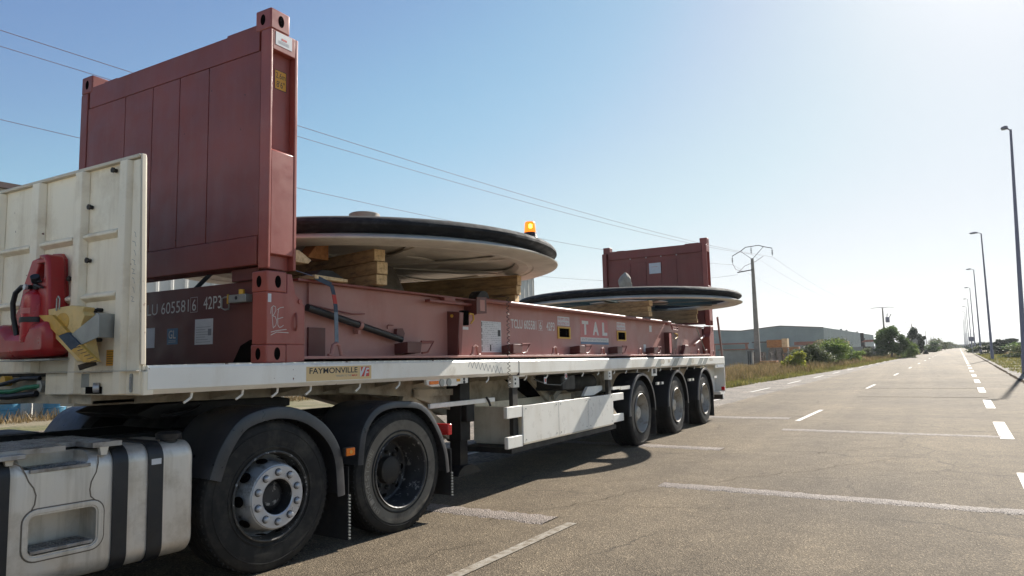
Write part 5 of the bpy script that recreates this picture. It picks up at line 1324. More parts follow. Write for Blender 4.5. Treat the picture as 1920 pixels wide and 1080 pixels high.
# markings on the web
def onweb(name, mat, y0, y1, z0, z1, parent=ct, off=.0012): return MB().box(WB + off - .001, WB + off, y0, y1, z0, z1).part(name, mat, parent)
tb = onweb("data_table", M['stickw'], 3.03, 3.445, 1.512, 1.850)
mb = MB(); r = random.Random(3)
for i in range(15):
    z = 1.838 - i * .0215
    y = 3.06
    while y < 3.42:
        w_ = r.uniform(.01, .045)
        if r.random() < .75: mb.box(WB + .0013, WB + .0016, y, min(y + w_, 3.43), z - .004, z)
        y += w_ + .014
mb.part("small_print", M['stickgrey'], tb)
mb = MB()
for i in range(5): mb.box(WB + .0013, WB + .0017, 3.034, 3.048, 1.525 + i * .066, 1.575 + i * .066)
mb.box(WB + .0013, WB + .0017, 3.37, 3.43, 1.69, 1.76).box(WB + .0013, WB + .0017, 3.20, 3.225, 1.525, 1.595)
mb.part("column_headers", M['ink'], tb)
text_part("TCLU 605581", "lettering", M['letterw'], ct, 'x', WB + .0015, 3.665, 4.29, 1.790, 1.898, 1.786, 1.898, bold=.018)
text_part("6", "lettering", M['letterw'], ct, 'x', WB + .0015, 4.37, 4.435, 1.792, 1.892, bold=.015)
mb = MB()
q = [(4.345, 1.782), (4.46, 1.782), (4.46, 1.903), (4.345, 1.903), (4.345, 1.782)]
mb.ribbon(q, .004, 'x', WB + .0014).part("check_digit_frame", M['letterw'], ct, smooth=False)
text_part("42P3", "lettering", M['letterw'], ct, 'x', WB + .0015, 4.56, 4.79, 1.786, 1.896, bold=.018)
for (y0, y1) in ((4.87, 5.25), (6.935, 7.315)):
    lb = onweb("fork_pocket_label", M['stickw'], y0 + .01, y1 - .01, 1.866, 1.982)
    for zz, tx in ((1.930, "FOR EMPTY LIFTING"), (1.876, "SINGLE FLATRACK ONLY")):
        text_part(tx, "lettering", M['stickred'], lb, 'x', WB + .002, y0 + .025, y1 - .025, zz, zz + .036)
    fp = MB().box(WB, WB + .012, y0, y1, 1.692, 1.712).box(WB, WB + .012, y0, y1, 1.828, 1.848).box(WB, WB + .012, y0, y0 + .035, 1.712, 1.828).box(WB, WB + .012, y1 - .035, y1, 1.712, 1.828).part("fork_pocket", M['yellow'], ct)
    MB().box(WB + .001, WB + .002, y0 + .035, y1 - .035, 1.712, 1.828).part("pocket_hole", M['void'], fp)
lg_ = onweb("logo_panel", M['stickpink'], 5.585, 6.58, 1.725, 1.992)
for tx, y0, y1 in (("T", 5.64, 5.86), ("A", 6.01, 6.23), ("L", 6.36, 6.55)):
    text_part(tx, "lettering", M['letterw'], lg_, 'x', WB + .002, y0, y1, 1.760, 1.955, bold=.05)
bn = onweb("logo_band", M['letterw'], 5.587, 6.592, 1.663, 1.724)
text_part("INTERNATIONAL", "lettering", M['stickgrey'], bn, 'x', WB + .002, 5.63, 6.55, 1.678, 1.708)
onweb("logo_underline", M['stickblue'], 5.59, 6.595, 1.628, 1.662)
onweb("inspection_sticker", M['stickw'], 8.457, 8.578, 1.87, 1.98); onweb("inspection_sticker", M['stickw'], 8.13, 8.25, 1.53, 1.65); onweb("small_label", M['stickw'], 2.66, 2.78, 1.745, 1.775)

# front cross beam with its markings, in shade behind the headboard
cb = MB().box(-2.30, -.155, .08, .30, 1.44, 2.028).part("front_beam", M['shademaroon'], ct, bevel=.004)
MB().box(-2.30, -.155, 11.90, 12.11, 1.44, 2.028).part("rear_beam", M['shademaroon'], ct)
MB().box(-2.24, -.31, .31, 11.88, 1.99, 2.03).part("deck_planks", M['greywood'], ct)
mb = MB()
for i in range(20): mb.box(-2.24, -.171, .8 + i * .56, .86 + i * .56, 1.5, 1.985)
mb.part("deck_joist", M['maroon'], ct, split=True)
def onbeam(name, mat, x0, x1, z0, z1, off=.0012): return MB().box(x0, x1, .08 - off, .08 - off + .001, z0, z1).part(name, mat, cb)
text_part("TCLU 605581", "lettering", M['letterw'], cb, 'y', .0785, -1.66, -.965, 1.832, 1.920, 1.843, 1.938)
text_part("6", "lettering", M['letterw'], cb, 'y', .0785, -.925, -.878, 1.845, 1.935)
MB().ribbon([(-.945, 1.835), (-.862, 1.836), (-.862, 1.95), (-.945, 1.949), (-.945, 1.835)], .004, 'y', .0786).part("check_digit_frame", M['letterfaint'], cb, smooth=False)
text_part("42P3", "lettering", M['letterw'], cb, 'y', .0785, -.79, -.585, 1.848, 1.945)
onbeam("paper_label", M['stickw'], -1.52, -1.385, 1.575, 1.735)
gl = onbeam("class_sticker", M['stickblue'], -1.225, -1.092, 1.595, 1.72)
text_part("GL", "lettering", M['letterw'], gl, 'y', .0775, -1.205, -1.115, 1.64, 1.705, bold=.01)
MB().box(-1.205, -1.115, .0773, .0776, 1.612, 1.615).box(-1.205, -1.115, .0773, .0776, 1.625, 1.627).part("sticker_line", M['letterw'], gl)
pw = onbeam("paper_label", M['stickw'], -.885, -.675, 1.583, 1.777)
mb = MB()
for k in range(7): mb.box(-.87, -.70 - .03 * (k % 3), .0773, .0776, 1.60 + k * .019, 1.603 + k * .019)
mb.box(-.73, -.69, .0773, .0776, 1.65, 1.70).part("print", M['stickgrey'], pw)
MB().tube([(-.52, .06, 1.925), (-.545, .05, 1.915), (-.545, .05, 1.845), (-.52, .06, 1.832), (-.475, .06, 1.835), (-.462, .05, 1.85), (-.462, .05, 1.915), (-.475, .06, 1.927)], .0065, 6, closed=True).part("grab_handle", M['galv'], cb)
lk = MB().box(-.42, -.235, .01, .07, 1.872, 1.930).part("locking_bar", M['galv'], cb, bevel=.004)
MB().cyl((-.30, .03, 1.93), (-.30, .03, 1.965), .022, 10).box(-.462, -.45, .03, .04, 1.87, 1.94).part("yellow_knob", M['yellow'], lk)
MB().cyl((-.335, .009, 1.905), (-.335, .0085, 1.905), .014, 12).part("lock_eye", M['ink'], lk)
MB().box(-.44, -.152, .05, .30, 2.03, 2.12).part("hinge_block", M['shademaroon'], cb, bevel=.006)
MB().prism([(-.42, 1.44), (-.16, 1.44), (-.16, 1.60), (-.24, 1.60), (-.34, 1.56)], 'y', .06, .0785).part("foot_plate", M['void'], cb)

# ================================================================== sheave wheels on their timbers
def sheave(cx, cy, z0, R, label, paint, rot=0.0, hub_h=.64, closed=True, rin=1.56, spoke=None, ns=8):
    spoke = spoke or paint
    t = thing("rope_sheave", label, "sheave wheel", (cx, cy, z0), FT_, "large cable car sheave wheels lying flat on timbers")
    k = R / 2.08; c = (cx, cy, z0)
    lo = [(rin * k, .055), (rin * k + .04, .018), ((rin + .14) * k, .004), ((rin + .15) * k, .010), ((rin + .19) * k, .010), ((rin + .20) * k, .0), (2.04 * k, .0), (2.075 * k, .012), (2.08 * k, .022), (2.02 * k, .045), (1.985 * k, .062), (1.96 * k, .07), (1.90 * k, .07), (1.90 * k, .062), (rin * k, .075)]
    rm = MB().lathe(c, 'z', lo, 144, closed=True).part("rim", paint, t)
    up = [(1.90 * k, .071), (1.965 * k, .071), (1.975 * k, .082), (2.01 * k, .090), (2.050 * k, .105), (2.070 * k, .128), (2.068 * k, .15), (2.045 * k, .18), (2.0 * k, .198), (1.97 * k, .20), (1.95 * k, .212), (1.90 * k, .212), (1.88 * k, .19), (1.88 * k, .09)]
    MB().lathe(c, 'z', up, 144, closed=True).part("rubber_liner", M['liner'], t)
    if closed: MB().lathe(c, 'z', [(.30, .085), (1.87 * k, .085), (1.87 * k, .10), (.30, .10)], 144, closed=True).part("web_plate", paint, t)
    MB().lathe(c, 'z', [(.25, .06), (.78, .06), (.80, .07), (.80, .085), (.25, .085)], 64, closed=True).part("hub_plate", paint, t)
    for i in range(ns):
        a = rot + i * 2 * math.pi / ns; d = Vector((math.cos(a), math.sin(a), 0))
        p0 = Vector(c) + d * .30; p1 = Vector(c) + d * (rin + .04) * k
        mb = MB().beam(p0 + Vector((0, 0, .055)), p1 + Vector((0, 0, .055)), .15, .014).beam(p0 + Vector((0, 0, .12)), p1 + Vector((0, 0, .115)), .014, .13).beam(p0 + Vector((0, 0, .19)), p1 + Vector((0, 0, .17)), .11, .014)
        # web spreading into the ring between the openings
        s_ = Vector((-d.y, d.x, 0))
        e_ = rin - 1.56
        pts = [Vector(c) + d * (1.12 + e_) * k + s_ * .066, Vector(c) + d * (1.38 + e_) * k + s_ * .14, Vector(c) + d * (1.57 + e_) * k + s_ * .34, Vector(c) + d * (1.57 + e_) * k - s_ * .34, Vector(c) + d * (1.38 + e_) * k - s_ * .14, Vector(c) + d * (1.12 + e_) * k - s_ * .066]
        mb.prism([(p.x, p.y) for p in pts], 'z', z0 + .062, z0 + .072)
        mb.part("spoke", spoke, t)
    MB().lathe(c, 'z', [(.0, -.30), (.30, -.30), (.44, -.30), (.46, -.28), (.34, -.02), (.30, .05), (.30, .26), (.26, .30), (.19, .31), (.165, .33), (.165, hub_h - .01), (.15, hub_h), (.0, hub_h)], 40).part("hub", M['hubsteel'], t)
    return t
sheave(-1.20, 2.35, 2.392, 2.078, "nearer sheave wheel with cream underside and an amber beacon on its edge", M['sheavegrey'], .30, rin=1.62)
sheave(-.98, 9.62, 2.395, 2.13, "farther sheave wheel with dark green centre and a cloth wrapped shaft", M['sheavegrey'], .05, hub_h=.30, closed=False, rin=1.80, spoke=M['teal'], ns=8)
# second wheel: pale rim ring under the green
# cloth wrapped round the far shaft
cw = MB(); r = random.Random(5); vs = []; n = 20; Zs = [0, .05, .12, .2, .28, .34, .39, .43]; Rs = [.135, .125, .115, .125, .118, .10, .06, .015]
for z, q in zip(Zs, Rs):
    for k in range(n):
        a = 6.283 * k / n; rr_ = q * (1 + .16 * math.sin(3 * a + z * 13) + .08 * r.uniform(-1, 1))
        vs.append((-1.0 + rr_ * math.cos(a) * 1.0, 9.62 + rr_ * math.sin(a), 2.66 + z + .01 * r.uniform(-1, 1)))
cw.add(vs, [(i * n + k, i * n + (k + 1) % n, (i + 1) * n + (k + 1) % n, (i + 1) * n + k) for i in range(len(Zs) - 1) for k in range(n)] + [tuple(range((len(Zs) - 1) * n, len(Zs) * n))])
cw.top("cloth_wrap", "pale grey cloth tied over the shaft of the farther sheave wheel", "cloth", M['cloth'], (-1.0, 9.62, 2.66))

def timber(x, y, z0, z1, L_, d, label, w=.115, group="sawn timber beams propping the sheave wheels"):
    d = Vector((*d, 0)).normalized(); p0 = Vector((x, y, (z0 + z1) / 2)); p1 = p0 + d * L_
    t = thing("timber_beam", label, "timber", (p0.x, p0.y, z0), FT_, group)
    s_ = Vector((-d.y, d.x, 0)); sg = 0.003
    MB().beam(p0, p1, w, z1 - z0 - .003).part("beam", M['wood'], t, bevel=.004)
    MB().beam(p0 - d * .0012, p0 + d * .001, w - .006, z1 - z0 - .012).part("end_grain", M['woodend'], t)
    return t
dA = (-.977, .215); dB = (-.99, -.145)
timber(-.04, 1.24, 2.282, 2.391, 2.3, dA, "top timber of the stack nearest the front wall")
timber(-.02, 1.25, 2.172, 2.281, 2.3, dA, "middle timber of the stack nearest the front wall")
timber(-.03, 1.255, 2.080, 2.171, .55, dA, "short bottom timber under the front stack, its end beside the side rail")
timber(-.55, 1.36, 2.066, 2.171, .5, dA, "short bottom timber under the front stack, set further in")
timber(-.03, 3.66, 2.275, 2.391, 2.3, dB, "top timber of the stack under the rear edge of the nearer sheave wheel", w=.13)
timber(-.03, 3.64, 2.165, 2.274, 2.3, dB, "middle timber of the stack under the rear edge of the nearer sheave wheel", w=.13)
timber(-.06, 3.65, 2.082, 2.164, 1.1, dB, "bottom timber of the stack under the rear edge of the nearer sheave wheel", w=.13)
for k, (z0, z1) in enumerate(((2.30, 2.394), (2.20, 2.299), (2.12, 2.199))):
    timber(-.03 - .02 * (k == 1), 8.22 - .02 * k, z0, z1, 2.3 if k < 2 else .9, (-.975, .20), ["top", "middle", "bottom"][k] + " timber of the stack under the near edge of the farther sheave wheel")
    timber(-.03 - .015 * (k == 1), 11.10 - .02 * k, z0, z1, 2.3 if k < 2 else .9, (-.99, -.12), ["top", "middle", "bottom"][k] + " timber of the stack by the rear end wall")
def chunk(pts, y0, y1, label, mat='wood', dx=0):
    x0, x1 = y0, y1
    return MB().prism(pts, 'x', x0, x1).top("timber_wedge", label, "timber wedge", M[mat], (x0, pts[0][0], pts[0][1]), FT_, bevel=.003, group="loose timber wedges by the front stack")
chunk([(.78, 2.30), (1.02, 2.30), (1.02, 2.47), (.92, 2.47)], -.55, -.42, "orange triangular wedge standing on the front timber stack behind the post", 'woodorange')
chunk([(.30, 2.19), (.50, 2.19), (.53, 2.22), (.40, 2.285), (.30, 2.27)], -.26, -.12, "pale tilted wedge against the front wall post", 'woodend')
chunk([(.50, 2.07), (.86, 2.07), (.86, 2.095), (.50, 2.10)], -.22, -.05, "flat pale board lying on the side rail under the strap", 'woodend')
# dark rubber mats padding the edges
MB().prism([(.58, 2.10), (.66, 2.16), (.78, 2.165), (.90, 2.12), (.90, 2.10)], 'x', -.32, -.14).top("rubber_pad", "dark folded rubber pad under the strap on the side rail", "pad", M['mudflap'], (-.2, .7, 2.1), bevel=.004)
MB().prism([(2.88, 2.08), (2.90, 2.125), (2.94, 2.155), (2.99, 2.168), (3.05, 2.165), (3.09, 2.14), (3.12, 2.08)], 'x', -.22, -.10).top("rubber_pad", "dark rubber pad against the timbers at the middle of the side rail", "pad", M['mudflap'], (-.2, 2.9, 2.08), bevel=.004)

# ratchet strap
def strapline(pts, w, mats, name, label):
    mb = MB()
    for i, (p, q) in enumerate(zip(pts[:-1], pts[1:])):
        p, q = Vector(p), Vector(q); s_ = Vector((0, 1, 0)) if abs((q - p).normalized().y) < .8 else Vector((0, 0, 1))
        s_ = s_ * w / 2; nn = Vector((.004, 0, 0))
        vs = [p - s_, p + s_, q + s_, q - s_]; vs += [v + nn for v in vs]
        mb.add(vs, [(0, 1, 2, 3), (4, 5, 6, 7), (0, 1, 5, 4), (1, 2, 6, 5), (2, 3, 7, 6), (3, 0, 4, 7)], mats[i])
    return mb.top(name, label, "strap", [M['strap'], M['strapred'], M['strapgrey']], pts[0])
strapline([(-.25, .26, 2.18), (-.06, .50, 2.085), (-.035, .66, 2.03), (-.03, .68, 1.955), (-.028, .695, 1.885), (-.026, .70, 1.82), (-.022, .705, 1.57)], .04, [2, 0, 0, 1, 0, 2], "ratchet_strap", "dark ratchet strap with a red sleeve hooked to the first lashing ring")
strapline([(-.62, .25, 2.30), (-.85, .16, 2.12), (-.95, .12, 2.02)], .05, [0, 0], "ratchet_strap", "short black strap behind the bottom of the front wall")
# curly lead hanging over the side
pts = []
for i in range(150):
    z = 2.10 - i * .0066; pts.append((.070 + .014 * math.cos(i * .9), 3.21 + .014 * math.sin(i * .9) + .0 * i, z))
pts = [(-.10, 3.16, 2.10), (.0, 3.19, 2.115)] + pts
MB().tube(pts, .0035, 5).top("coiled_lead", "thin dark coiled lead hanging down over the container side", "lead", M['black'], (-.1, 3.16, 2.1))
# beacon on the sheave edge
bc = thing("warning_beacon", "lit amber warning beacon on the rim of the nearer sheave wheel", "beacon", (.52, 2.93, 2.60))
MB().lathe((.52, 2.93, 2.60), 'z', [(0, 0), (.10, 0), (.095, .03), (.078, .05), (.064, .12), (.0, .12)], 24).part("base", M['black'], bc)
bl_ = MB().lathe((.52, 2.93, 2.72), 'z', [(.0, 0), (.058, 0), (.060, .01), (.052, .10), (.044, .112), (.0, .115)], 24).part("lens", M['beacon'], bc)
MB().lathe((.55, 2.885, 2.755), 'z', [(0, 0), (.018, .01), (.018, .04), (0, .05)], 12).part("bulb", M['beaconcore'], bl_)

# ================================================================== things hung on the headboard
def at(p, Y):
    """a point measured in the plane y=-1.15, carried to the depth y=Y it really has"""
    k = (Y + 3.433) / 2.283
    return (3.955 + (p[0] - 3.955) * k, 1.416 + (p[1] - 1.416) * k)
def AT(ps, Y): return [at(p, Y) for p in ps]
hold = thing("extinguisher_holder", "red plastic fire extinguisher holder bolted to the headboard", "holder", (-1.0, -.92, 1.5))
outl = [(-.715, 2.085), (-.69, 2.10), (-.64, 2.10), (-.615, 2.078), (-.56, 2.078), (-.535, 2.105), (-.45, 2.10), (-.41, 2.065), (-.40, 1.98), (-.372, 1.78), (-.345, 1.65), (-.335, 1.53), (-.36, 1.487), (-.97, 1.480), (-1.045, 1.52), (-1.06, 1.58), (-1.045, 1.64), (-.945, 1.735), (-.865, 1.84), (-.785, 1.97)]
def slab_hole(outer, holes, y0, y1):
    bm = bmesh.new(); edges = []
    for loop in [outer] + holes:
        vs = [bm.verts.new((x, y0, z)) for x, z in loop]
        edges += [bm.edges.new((vs[i], vs[(i + 1) % len(vs)])) for i in range(len(vs))]
    bmesh.ops.triangle_fill(bm, use_beauty=True, use_dissolve=False, edges=edges)
    g_ = bmesh.ops.extrude_face_region(bm, geom=bm.faces[:])
    for v in [e for e in g_['geom'] if isinstance(e, bmesh.types.BMVert)]: v.co.y = y1
    bm.verts.index_update()
    mb = MB(); mb.add([v.co[:] for v in bm.verts], [[v.index for v in f.verts] for f in bm.faces]); bm.free()
    return mb
hole1 = [(-.655, 1.985), (-.63, 2.05), (-.455, 2.045), (-.455, 1.985)]
hole2 = [(-.72, 1.89), (-.68, 1.962), (-.47, 1.955), (-.49, 1.90), (-.53, 1.86), (-.56, 1.74), (-.60, 1.70), (-.78, 1.70), (-.80, 1.78)]
slab_hole(AT(outl, -.945), [AT(hole1, -.945), AT(hole2, -.945)], -.945, -.922).part("back_shell", M['red'], hold)
MB().prism(AT([(-.56, 2.09), (-.45, 2.09), (-.425, 2.05), (-.415, 1.98), (-.40, 1.78), (-.375, 1.64), (-.62, 1.60), (-.60, 1.72), (-.545, 1.86), (-.47, 1.94), (-.47, 2.05)], -.97), 'y', -1.06, -.946).part("side_cheek", M['red'], hold, bevel=.018)
MB().prism(AT([(-.715, 2.08), (-.64, 2.09), (-.62, 2.06), (-.66, 1.98), (-.73, 1.88), (-.80, 1.72), (-.87, 1.72), (-.79, 1.95)], -.97), 'y', -1.0, -.946).part("side_cheek", M['red'], hold, bevel=.010)
MB().prism(AT([(-.655, 2.052), (-.465, 2.052), (-.465, 2.075), (-.64, 2.075)], -.97), 'y', -1.01, -.946).part("top_handle", M['red'], hold, bevel=.006)
MB().prism(AT([(-.60, 1.93), (-.48, 1.985), (-.47, 1.96), (-.56, 1.90)], -1.0), 'y', -1.05, -.96).part("latch", M['red'], hold, bevel=.006)
MB().prism(AT([(-.385, 1.70), (-.365, 1.62), (-.360, 1.54), (-.39, 1.49), (-.93, 1.483), (-1.01, 1.52), (-1.035, 1.58), (-1.02, 1.635), (-.93, 1.705), (-.86, 1.68), (-.80, 1.635), (-.62, 1.625), (-.55, 1.69)], -1.0), 'y', -1.115, -.946).part("bowl", M['red'], hold, bevel=.045)
q0, q1 = at((-.97, 1.48), -1.0), at((-.37, 1.48), -1.0)
MB().box(q0[0], q1[0], -1.08, -.925, q0[1] - .012, q0[1] - .003).part("base_rim", M['galv'], hold)
ex = thing("fire_extinguisher", "red fire extinguisher with black hose sitting in the red holder", "fire extinguisher", (-.93, -1.04, 1.65))
EY = -1.045; ec = at((-.70, 1.9), EY); EX = ec[0]; ZT = ec[1]
MB().lathe((EX, EY, ZT - .335), 'z', [(0, 0), (.076, .0), (.080, .02), (.080, .265), (.072, .30), (.05, .322), (.022, .335), (0, .34)], 32).part("cylinder", M['redcyl'], ex)
MB().prism([(EX + .0815 * math.sin(a), EY - .0815 * math.cos(a)) for a in [(-0.75 + 1.5 * i / 10) for i in range(11)]] + [(EX + .0805 * math.sin(a), EY - .0805 * math.cos(a)) for a in [(0.75 - 1.5 * i / 10) for i in range(11)]], 'z', ZT - .155, ZT - .12).part("label", M['stickpink'], ex)
MB().lathe((EX, EY, ZT - .19), 'z', [(.0815, -.02), (.086, -.018), (.086, .012), (.0815, .014)], 32).part("clamp_strap", M['black'], ex)
MB().cyl((EX, EY, ZT), (EX, EY, ZT + .035), .022, 14).cyl((EX + .03, EY - .02, ZT + .05), (EX + .05, EY - .04, ZT + .08), .028, 12).beam((EX, EY - .01, ZT + .035), (EX + .12, EY - .03, ZT + .005), .022, .014).beam((EX, EY - .01, ZT + .05), (EX + .10, EY - .03, ZT + .045), .02, .010).part("valve_head", M['black'], ex, bevel=.003)
MB().cyl((EX - .02, EY - .05, ZT + .015), (EX - .02, EY - .065, ZT + .015), .018, 12).part("gauge", M['hubcap'], ex)
MB().tube([(EX - .01, EY - .03, ZT + .015), (EX - .08, EY - .05, ZT + .02), (EX - .14, EY - .055, ZT - .015), (EX - .168, EY - .055, ZT - .08), (EX - .162, EY - .05, ZT - .17), (EX - .14, EY - .04, ZT - .27), (EX - .13, EY - .035, ZT - .33)], .0155, 10).part("hose", M['black'], ex)

ck = thing("wheel_chock", "pale yellow wheel chock with a dark band held in a galvanised bracket", "wheel chock", (-.6, -1.0, 1.6))
MB().prism(AT([(-.655, 1.738), (-.50, 1.768), (-.25, 1.778), (-.125, 1.760), (-.140, 1.735), (-.115, 1.715), (-.15, 1.66), (-.10, 1.57), (-.055, 1.457), (-.17, 1.457), (-.32, 1.545)], -1.02), 'y', -1.055, -.985).part("wedge_body", M['wedge'], ck, bevel=.005)
MB().prism(AT([(-.668, 1.742), (-.52, 1.738), (-.345, 1.628), (-.445, 1.610)], -1.08), 'y', -1.08, -1.056).part("tread_face", M['hazardband'], ck, bevel=.003)
MB().prism(AT([(-.444, 1.611), (-.344, 1.627), (-.215, 1.553), (-.30, 1.522)], -1.08), 'y', -1.079, -1.056).part("dark_band", M['strap'], ck, bevel=.002)
MB().prism(AT([(-.299, 1.523), (-.214, 1.554), (-.028, 1.453), (-.17, 1.450)], -1.08), 'y', -1.08, -1.056).part("tread_face", M['hazardband'], ck, bevel=.003)
mb = MB()
for k in range(6):
    x, z = at((-.262 + k * .034, 1.535 - k * .0165), -1.081); mb.beam((x, -1.082, z), (x + .058, -1.082, z + .008), .003, .003)
mb.part("tread_rib", M['ink'], ck)
MB().prism(AT([(-.40 + .07 * math.cos(a), 1.692 + .052 * math.sin(a)) for a in [i * 6.283 / 20 for i in range(20)]], -1.056), 'y', -1.0575, -1.0555).part("recess", M['hazardband'], ck)
bk = AT([(-.30, 1.612), (-.035, 1.725), (-.022, 1.70), (-.022, 1.588), (-.10, 1.570), (-.215, 1.545)], -1.06)
MB().prism(bk, 'y', -1.065, -1.0585).box(bk[3][0] - .05, bk[3][0] - .044, -1.0575, -.922, bk[3][1], bk[1][1]).part("bracket", M['galv'], ck, bevel=.002)
for p_ in ((-.045, 1.742), (-.045, 1.575), (-.10, 1.742)):
    x, z = at(p_, -.95); MB().cyl((x, -.921, z), (x, -.955, z), .012, 8).part("bolt", M['darkmetal'], ck)
p_ = [at(q, -1.06) for q in [(-.47, 1.76), (-.47, 1.83), (-.455, 1.845), (-.44, 1.83), (-.44, 1.765)]]
MB().tube([(a, -1.06, b_) for a, b_ in p_], .0045, 6).part("wire_clip", M['galv'], ck)
x, z = at((-.14, 1.44), -1.0); MB().cyl((x, -.94, z + .01), (x - .04, -1.02, z - .02), .018, 10).part("retaining_pin", M['darkmetal'], ck)

# ================================================================== the tractor unit (local x = outwards, y = along, z = up)
tk_ = thing("truck_tractor", "truck tractor unit with aluminium fuel tank and black mudguards under the trailer front", "truck", (-1.25, .7, 0), FK_)
def rr(cx, cz, hx, hz, r, n=6):
    out = []
    for (sx, sz, a0) in ((1, 1, 0), (-1, 1, 90), (-1, -1, 180), (1, -1, 270)):
        for i in range(n + 1):
            a = rad(a0 + 90 * i / n); out.append((cx + sx * (hx - r) + r * math.cos(a), cz + sz * (hz - r) + r * math.sin(a)))
    return out
def boolcut(ob, cutters):
    for c in cutters:
        m_ = ob.modifiers.new("cut", 'BOOLEAN'); m_.object = c; m_.operation = 'DIFFERENCE'; m_.solver = 'EXACT'
    bpy.context.view_layer.update()
    dg = bpy.context.evaluated_depsgraph_get(); me = bpy.data.meshes.new_from_object(ob.evaluated_get(dg))
    ob.modifiers.clear(); ob.data = me
    for c in cutters: bpy.data.objects.remove(c)
    me.shade_smooth(); me.set_sharp_from_angle(angle=rad(32))
TX, TZ, HX, HZ = -.315, .615, .315, .345
tank_mb = MB(); sec = rr(TX, TZ, HX, HZ, .10, 8); n = len(sec); vs = []; ys = [-2.7, -.53, -.505, -.493, -.49]; sc = [1, 1, .985, .96, .92]
for y, q in zip(ys, sc): vs += [(TX + (p[0] - TX) * q, y, TZ + (p[1] - TZ) * q) for p in sec]
fs = [(i * n + k, i * n + (k + 1) % n, (i + 1) * n + (k + 1) % n, (i + 1) * n + k) for i in range(len(ys) - 1) for k in range(n)]
fs += [tuple(range(n)), tuple(range((len(ys) - 1) * n, len(ys) * n))]
tank = tank_mb.add(vs, fs).part("fuel_tank", M['alu'], tk_)
c1 = MB().prism([(p[0], p[1]) for p in rr(-1.236, .553, .169, .102, .035)], 'x', -.20, .05).part("c1", M['alu'], tk_)
c2 = MB().prism([(p[0], p[1]) for p in rr(-1.28, .97, .17, .075, .03)], 'x', -.20, .05).part("c2", M['alu'], tk_)
boolcut(tank, [c1, c2])
def ring(poly_o, poly_i, x0, x1):
    mb = MB(); n = len(poly_o)
    vs = [(x, p[0], p[1]) for x in (x0, x1) for P_ in (poly_o, poly_i) for p in P_]
    fs = []
    for k in range(n):
        j = (k + 1) % n
        fs += [(2 * n + k, 2 * n + j, 3 * n + j, 3 * n + k), (k, j, 2 * n + j, 2 * n + k), (n + k, n + j, 3 * n + j, 3 * n + k)]
    return mb.add(vs, fs)
ring(rr(-1.232, .554, .203, .133, .07), rr(-1.236, .553, .178, .111, .045), -.003, .006).part("pressed_frame", M['alu'], tank, bevel=.002)
def tread(mb, y0, y1, x0, x1, z):
    mb.box(x0, x1, y0, y1, z, z + .018)
    for i in range(4):
        for k in range(9):
            xx = x0 + .02 + i * (x1 - x0 - .04) / 3.5; yy = y0 + .02 + k * (y1 - y0 - .04) / 8.5
            mb.box(xx, xx + .012, yy, yy + .022, z + .0181, z + .022)
    return mb
tread(MB(), -1.395, -1.085, -.17, .006, .458).part("step", M['plate'], tank, bevel=.002)
tread(MB(), -1.41, -1.11, -.15, .012, .878).part("step", M['plate'], tank, bevel=.002)
M['groove'] = surf("emboss_line_shade", (0.16, 0.13, 0.10), 0.7, var=0.2)  # flat dark lines: shade along the embossed contours, put into colour
for pl in ([(-1.485, .94), (-1.455, .922), (-1.43, .88), (-1.413, .837), (-1.388, .80), (-1.375, .76), (-1.38, .715), (-1.395, .684)],
           [(-1.069, .93), (-1.066, .89), (-1.075, .84), (-1.10, .79), (-1.106, .75), (-1.10, .71), (-1.075, .685)],
           [p for p in rr(-1.232, .554, .206, .136, .07)] + [rr(-1.232, .554, .206, .136, .07)[0]]):
    mb = MB().ribbon(pl, .007, 'x', .0008); mb.part("emboss_line", M['groove'], tank, smooth=False)
for (y0, y1, e) in ((-1.70, -1.50, .008), (-.985, -.900, .010), (-.780, -.690, .010)):
    o_s = rr(TX, TZ, HX + e, HZ + e, .105, 8); i_s = rr(TX, TZ, HX + .001, HZ + .001, .10, 8)
    mb = MB(); n = len(o_s); vs = [(p[0], y, p[1]) for y in (y0, y1) for P_ in (o_s, i_s) for p in P_]; fs = []
    for k in range(n):
        j = (k + 1) % n
        fs += [(k, j, 2 * n + j, 2 * n + k), (k, j, n + j, n + k), (2 * n + k, 2 * n + j, 3 * n + j, 3 * n + k)]
    mb.add(vs, fs).part("tank_strap", M['black'], tank)
MB().box(.0105, .012, -.765, -.705, .838, .872).part("strap_label", M['stickw'], tank)
MB().lathe((-.10, -.60, .955), 'z', [(.0, -.01), (.05, -.01), (.05, .015), (.075, .018), (.078, .05), (.06, .062), (0, .064)], 20).part("filler_cap", M['black'], tank)
# cat walk of chequer plate over the tank
def cheq(x0, x1, y0, y1, z, m='plate'):
    mb = MB().box(x0, x1, y0, y1, z - .028, z)
    nx_, ny_ = int((x1 - x0) / .045), int((y1 - y0) / .045)
    for i in range(nx_):
        for k in range(ny_):
            xx = x0 + .02 + i * .045; yy = y0 + .02 + k * .045; a = .012 if (i + k) % 2 else .003; b_ = .015 - a
            mb.box(xx - a, xx + a, yy - b_, yy + b_, z + .0002, z + .003)
    return mb
cheq(-.62, -.02, -2.6, -1.23, 1.003).part("catwalk_plate", M['plate'], tk_)
cheq(-.62, -.20, -1.229, -1.10, 1.003).part("catwalk_plate", M['plate'], tk_)
cheq(-.62, .005, -1.099, -.94, 1.003).part("catwalk_plate", M['plate'], tk_)
MB().box(-.03, .03, -2.6, -1.44, .958, .985).part("catwalk_edge", M['plate'], tk_, bevel=.004)
for y in (-1.53, -1.06): MB().prism([(y, .975), (y + .05, .975), (y + .04, .93), (y + .01, .93)], 'x', -.03, .0).part("catwalk_bracket", M['alu'], tk_)
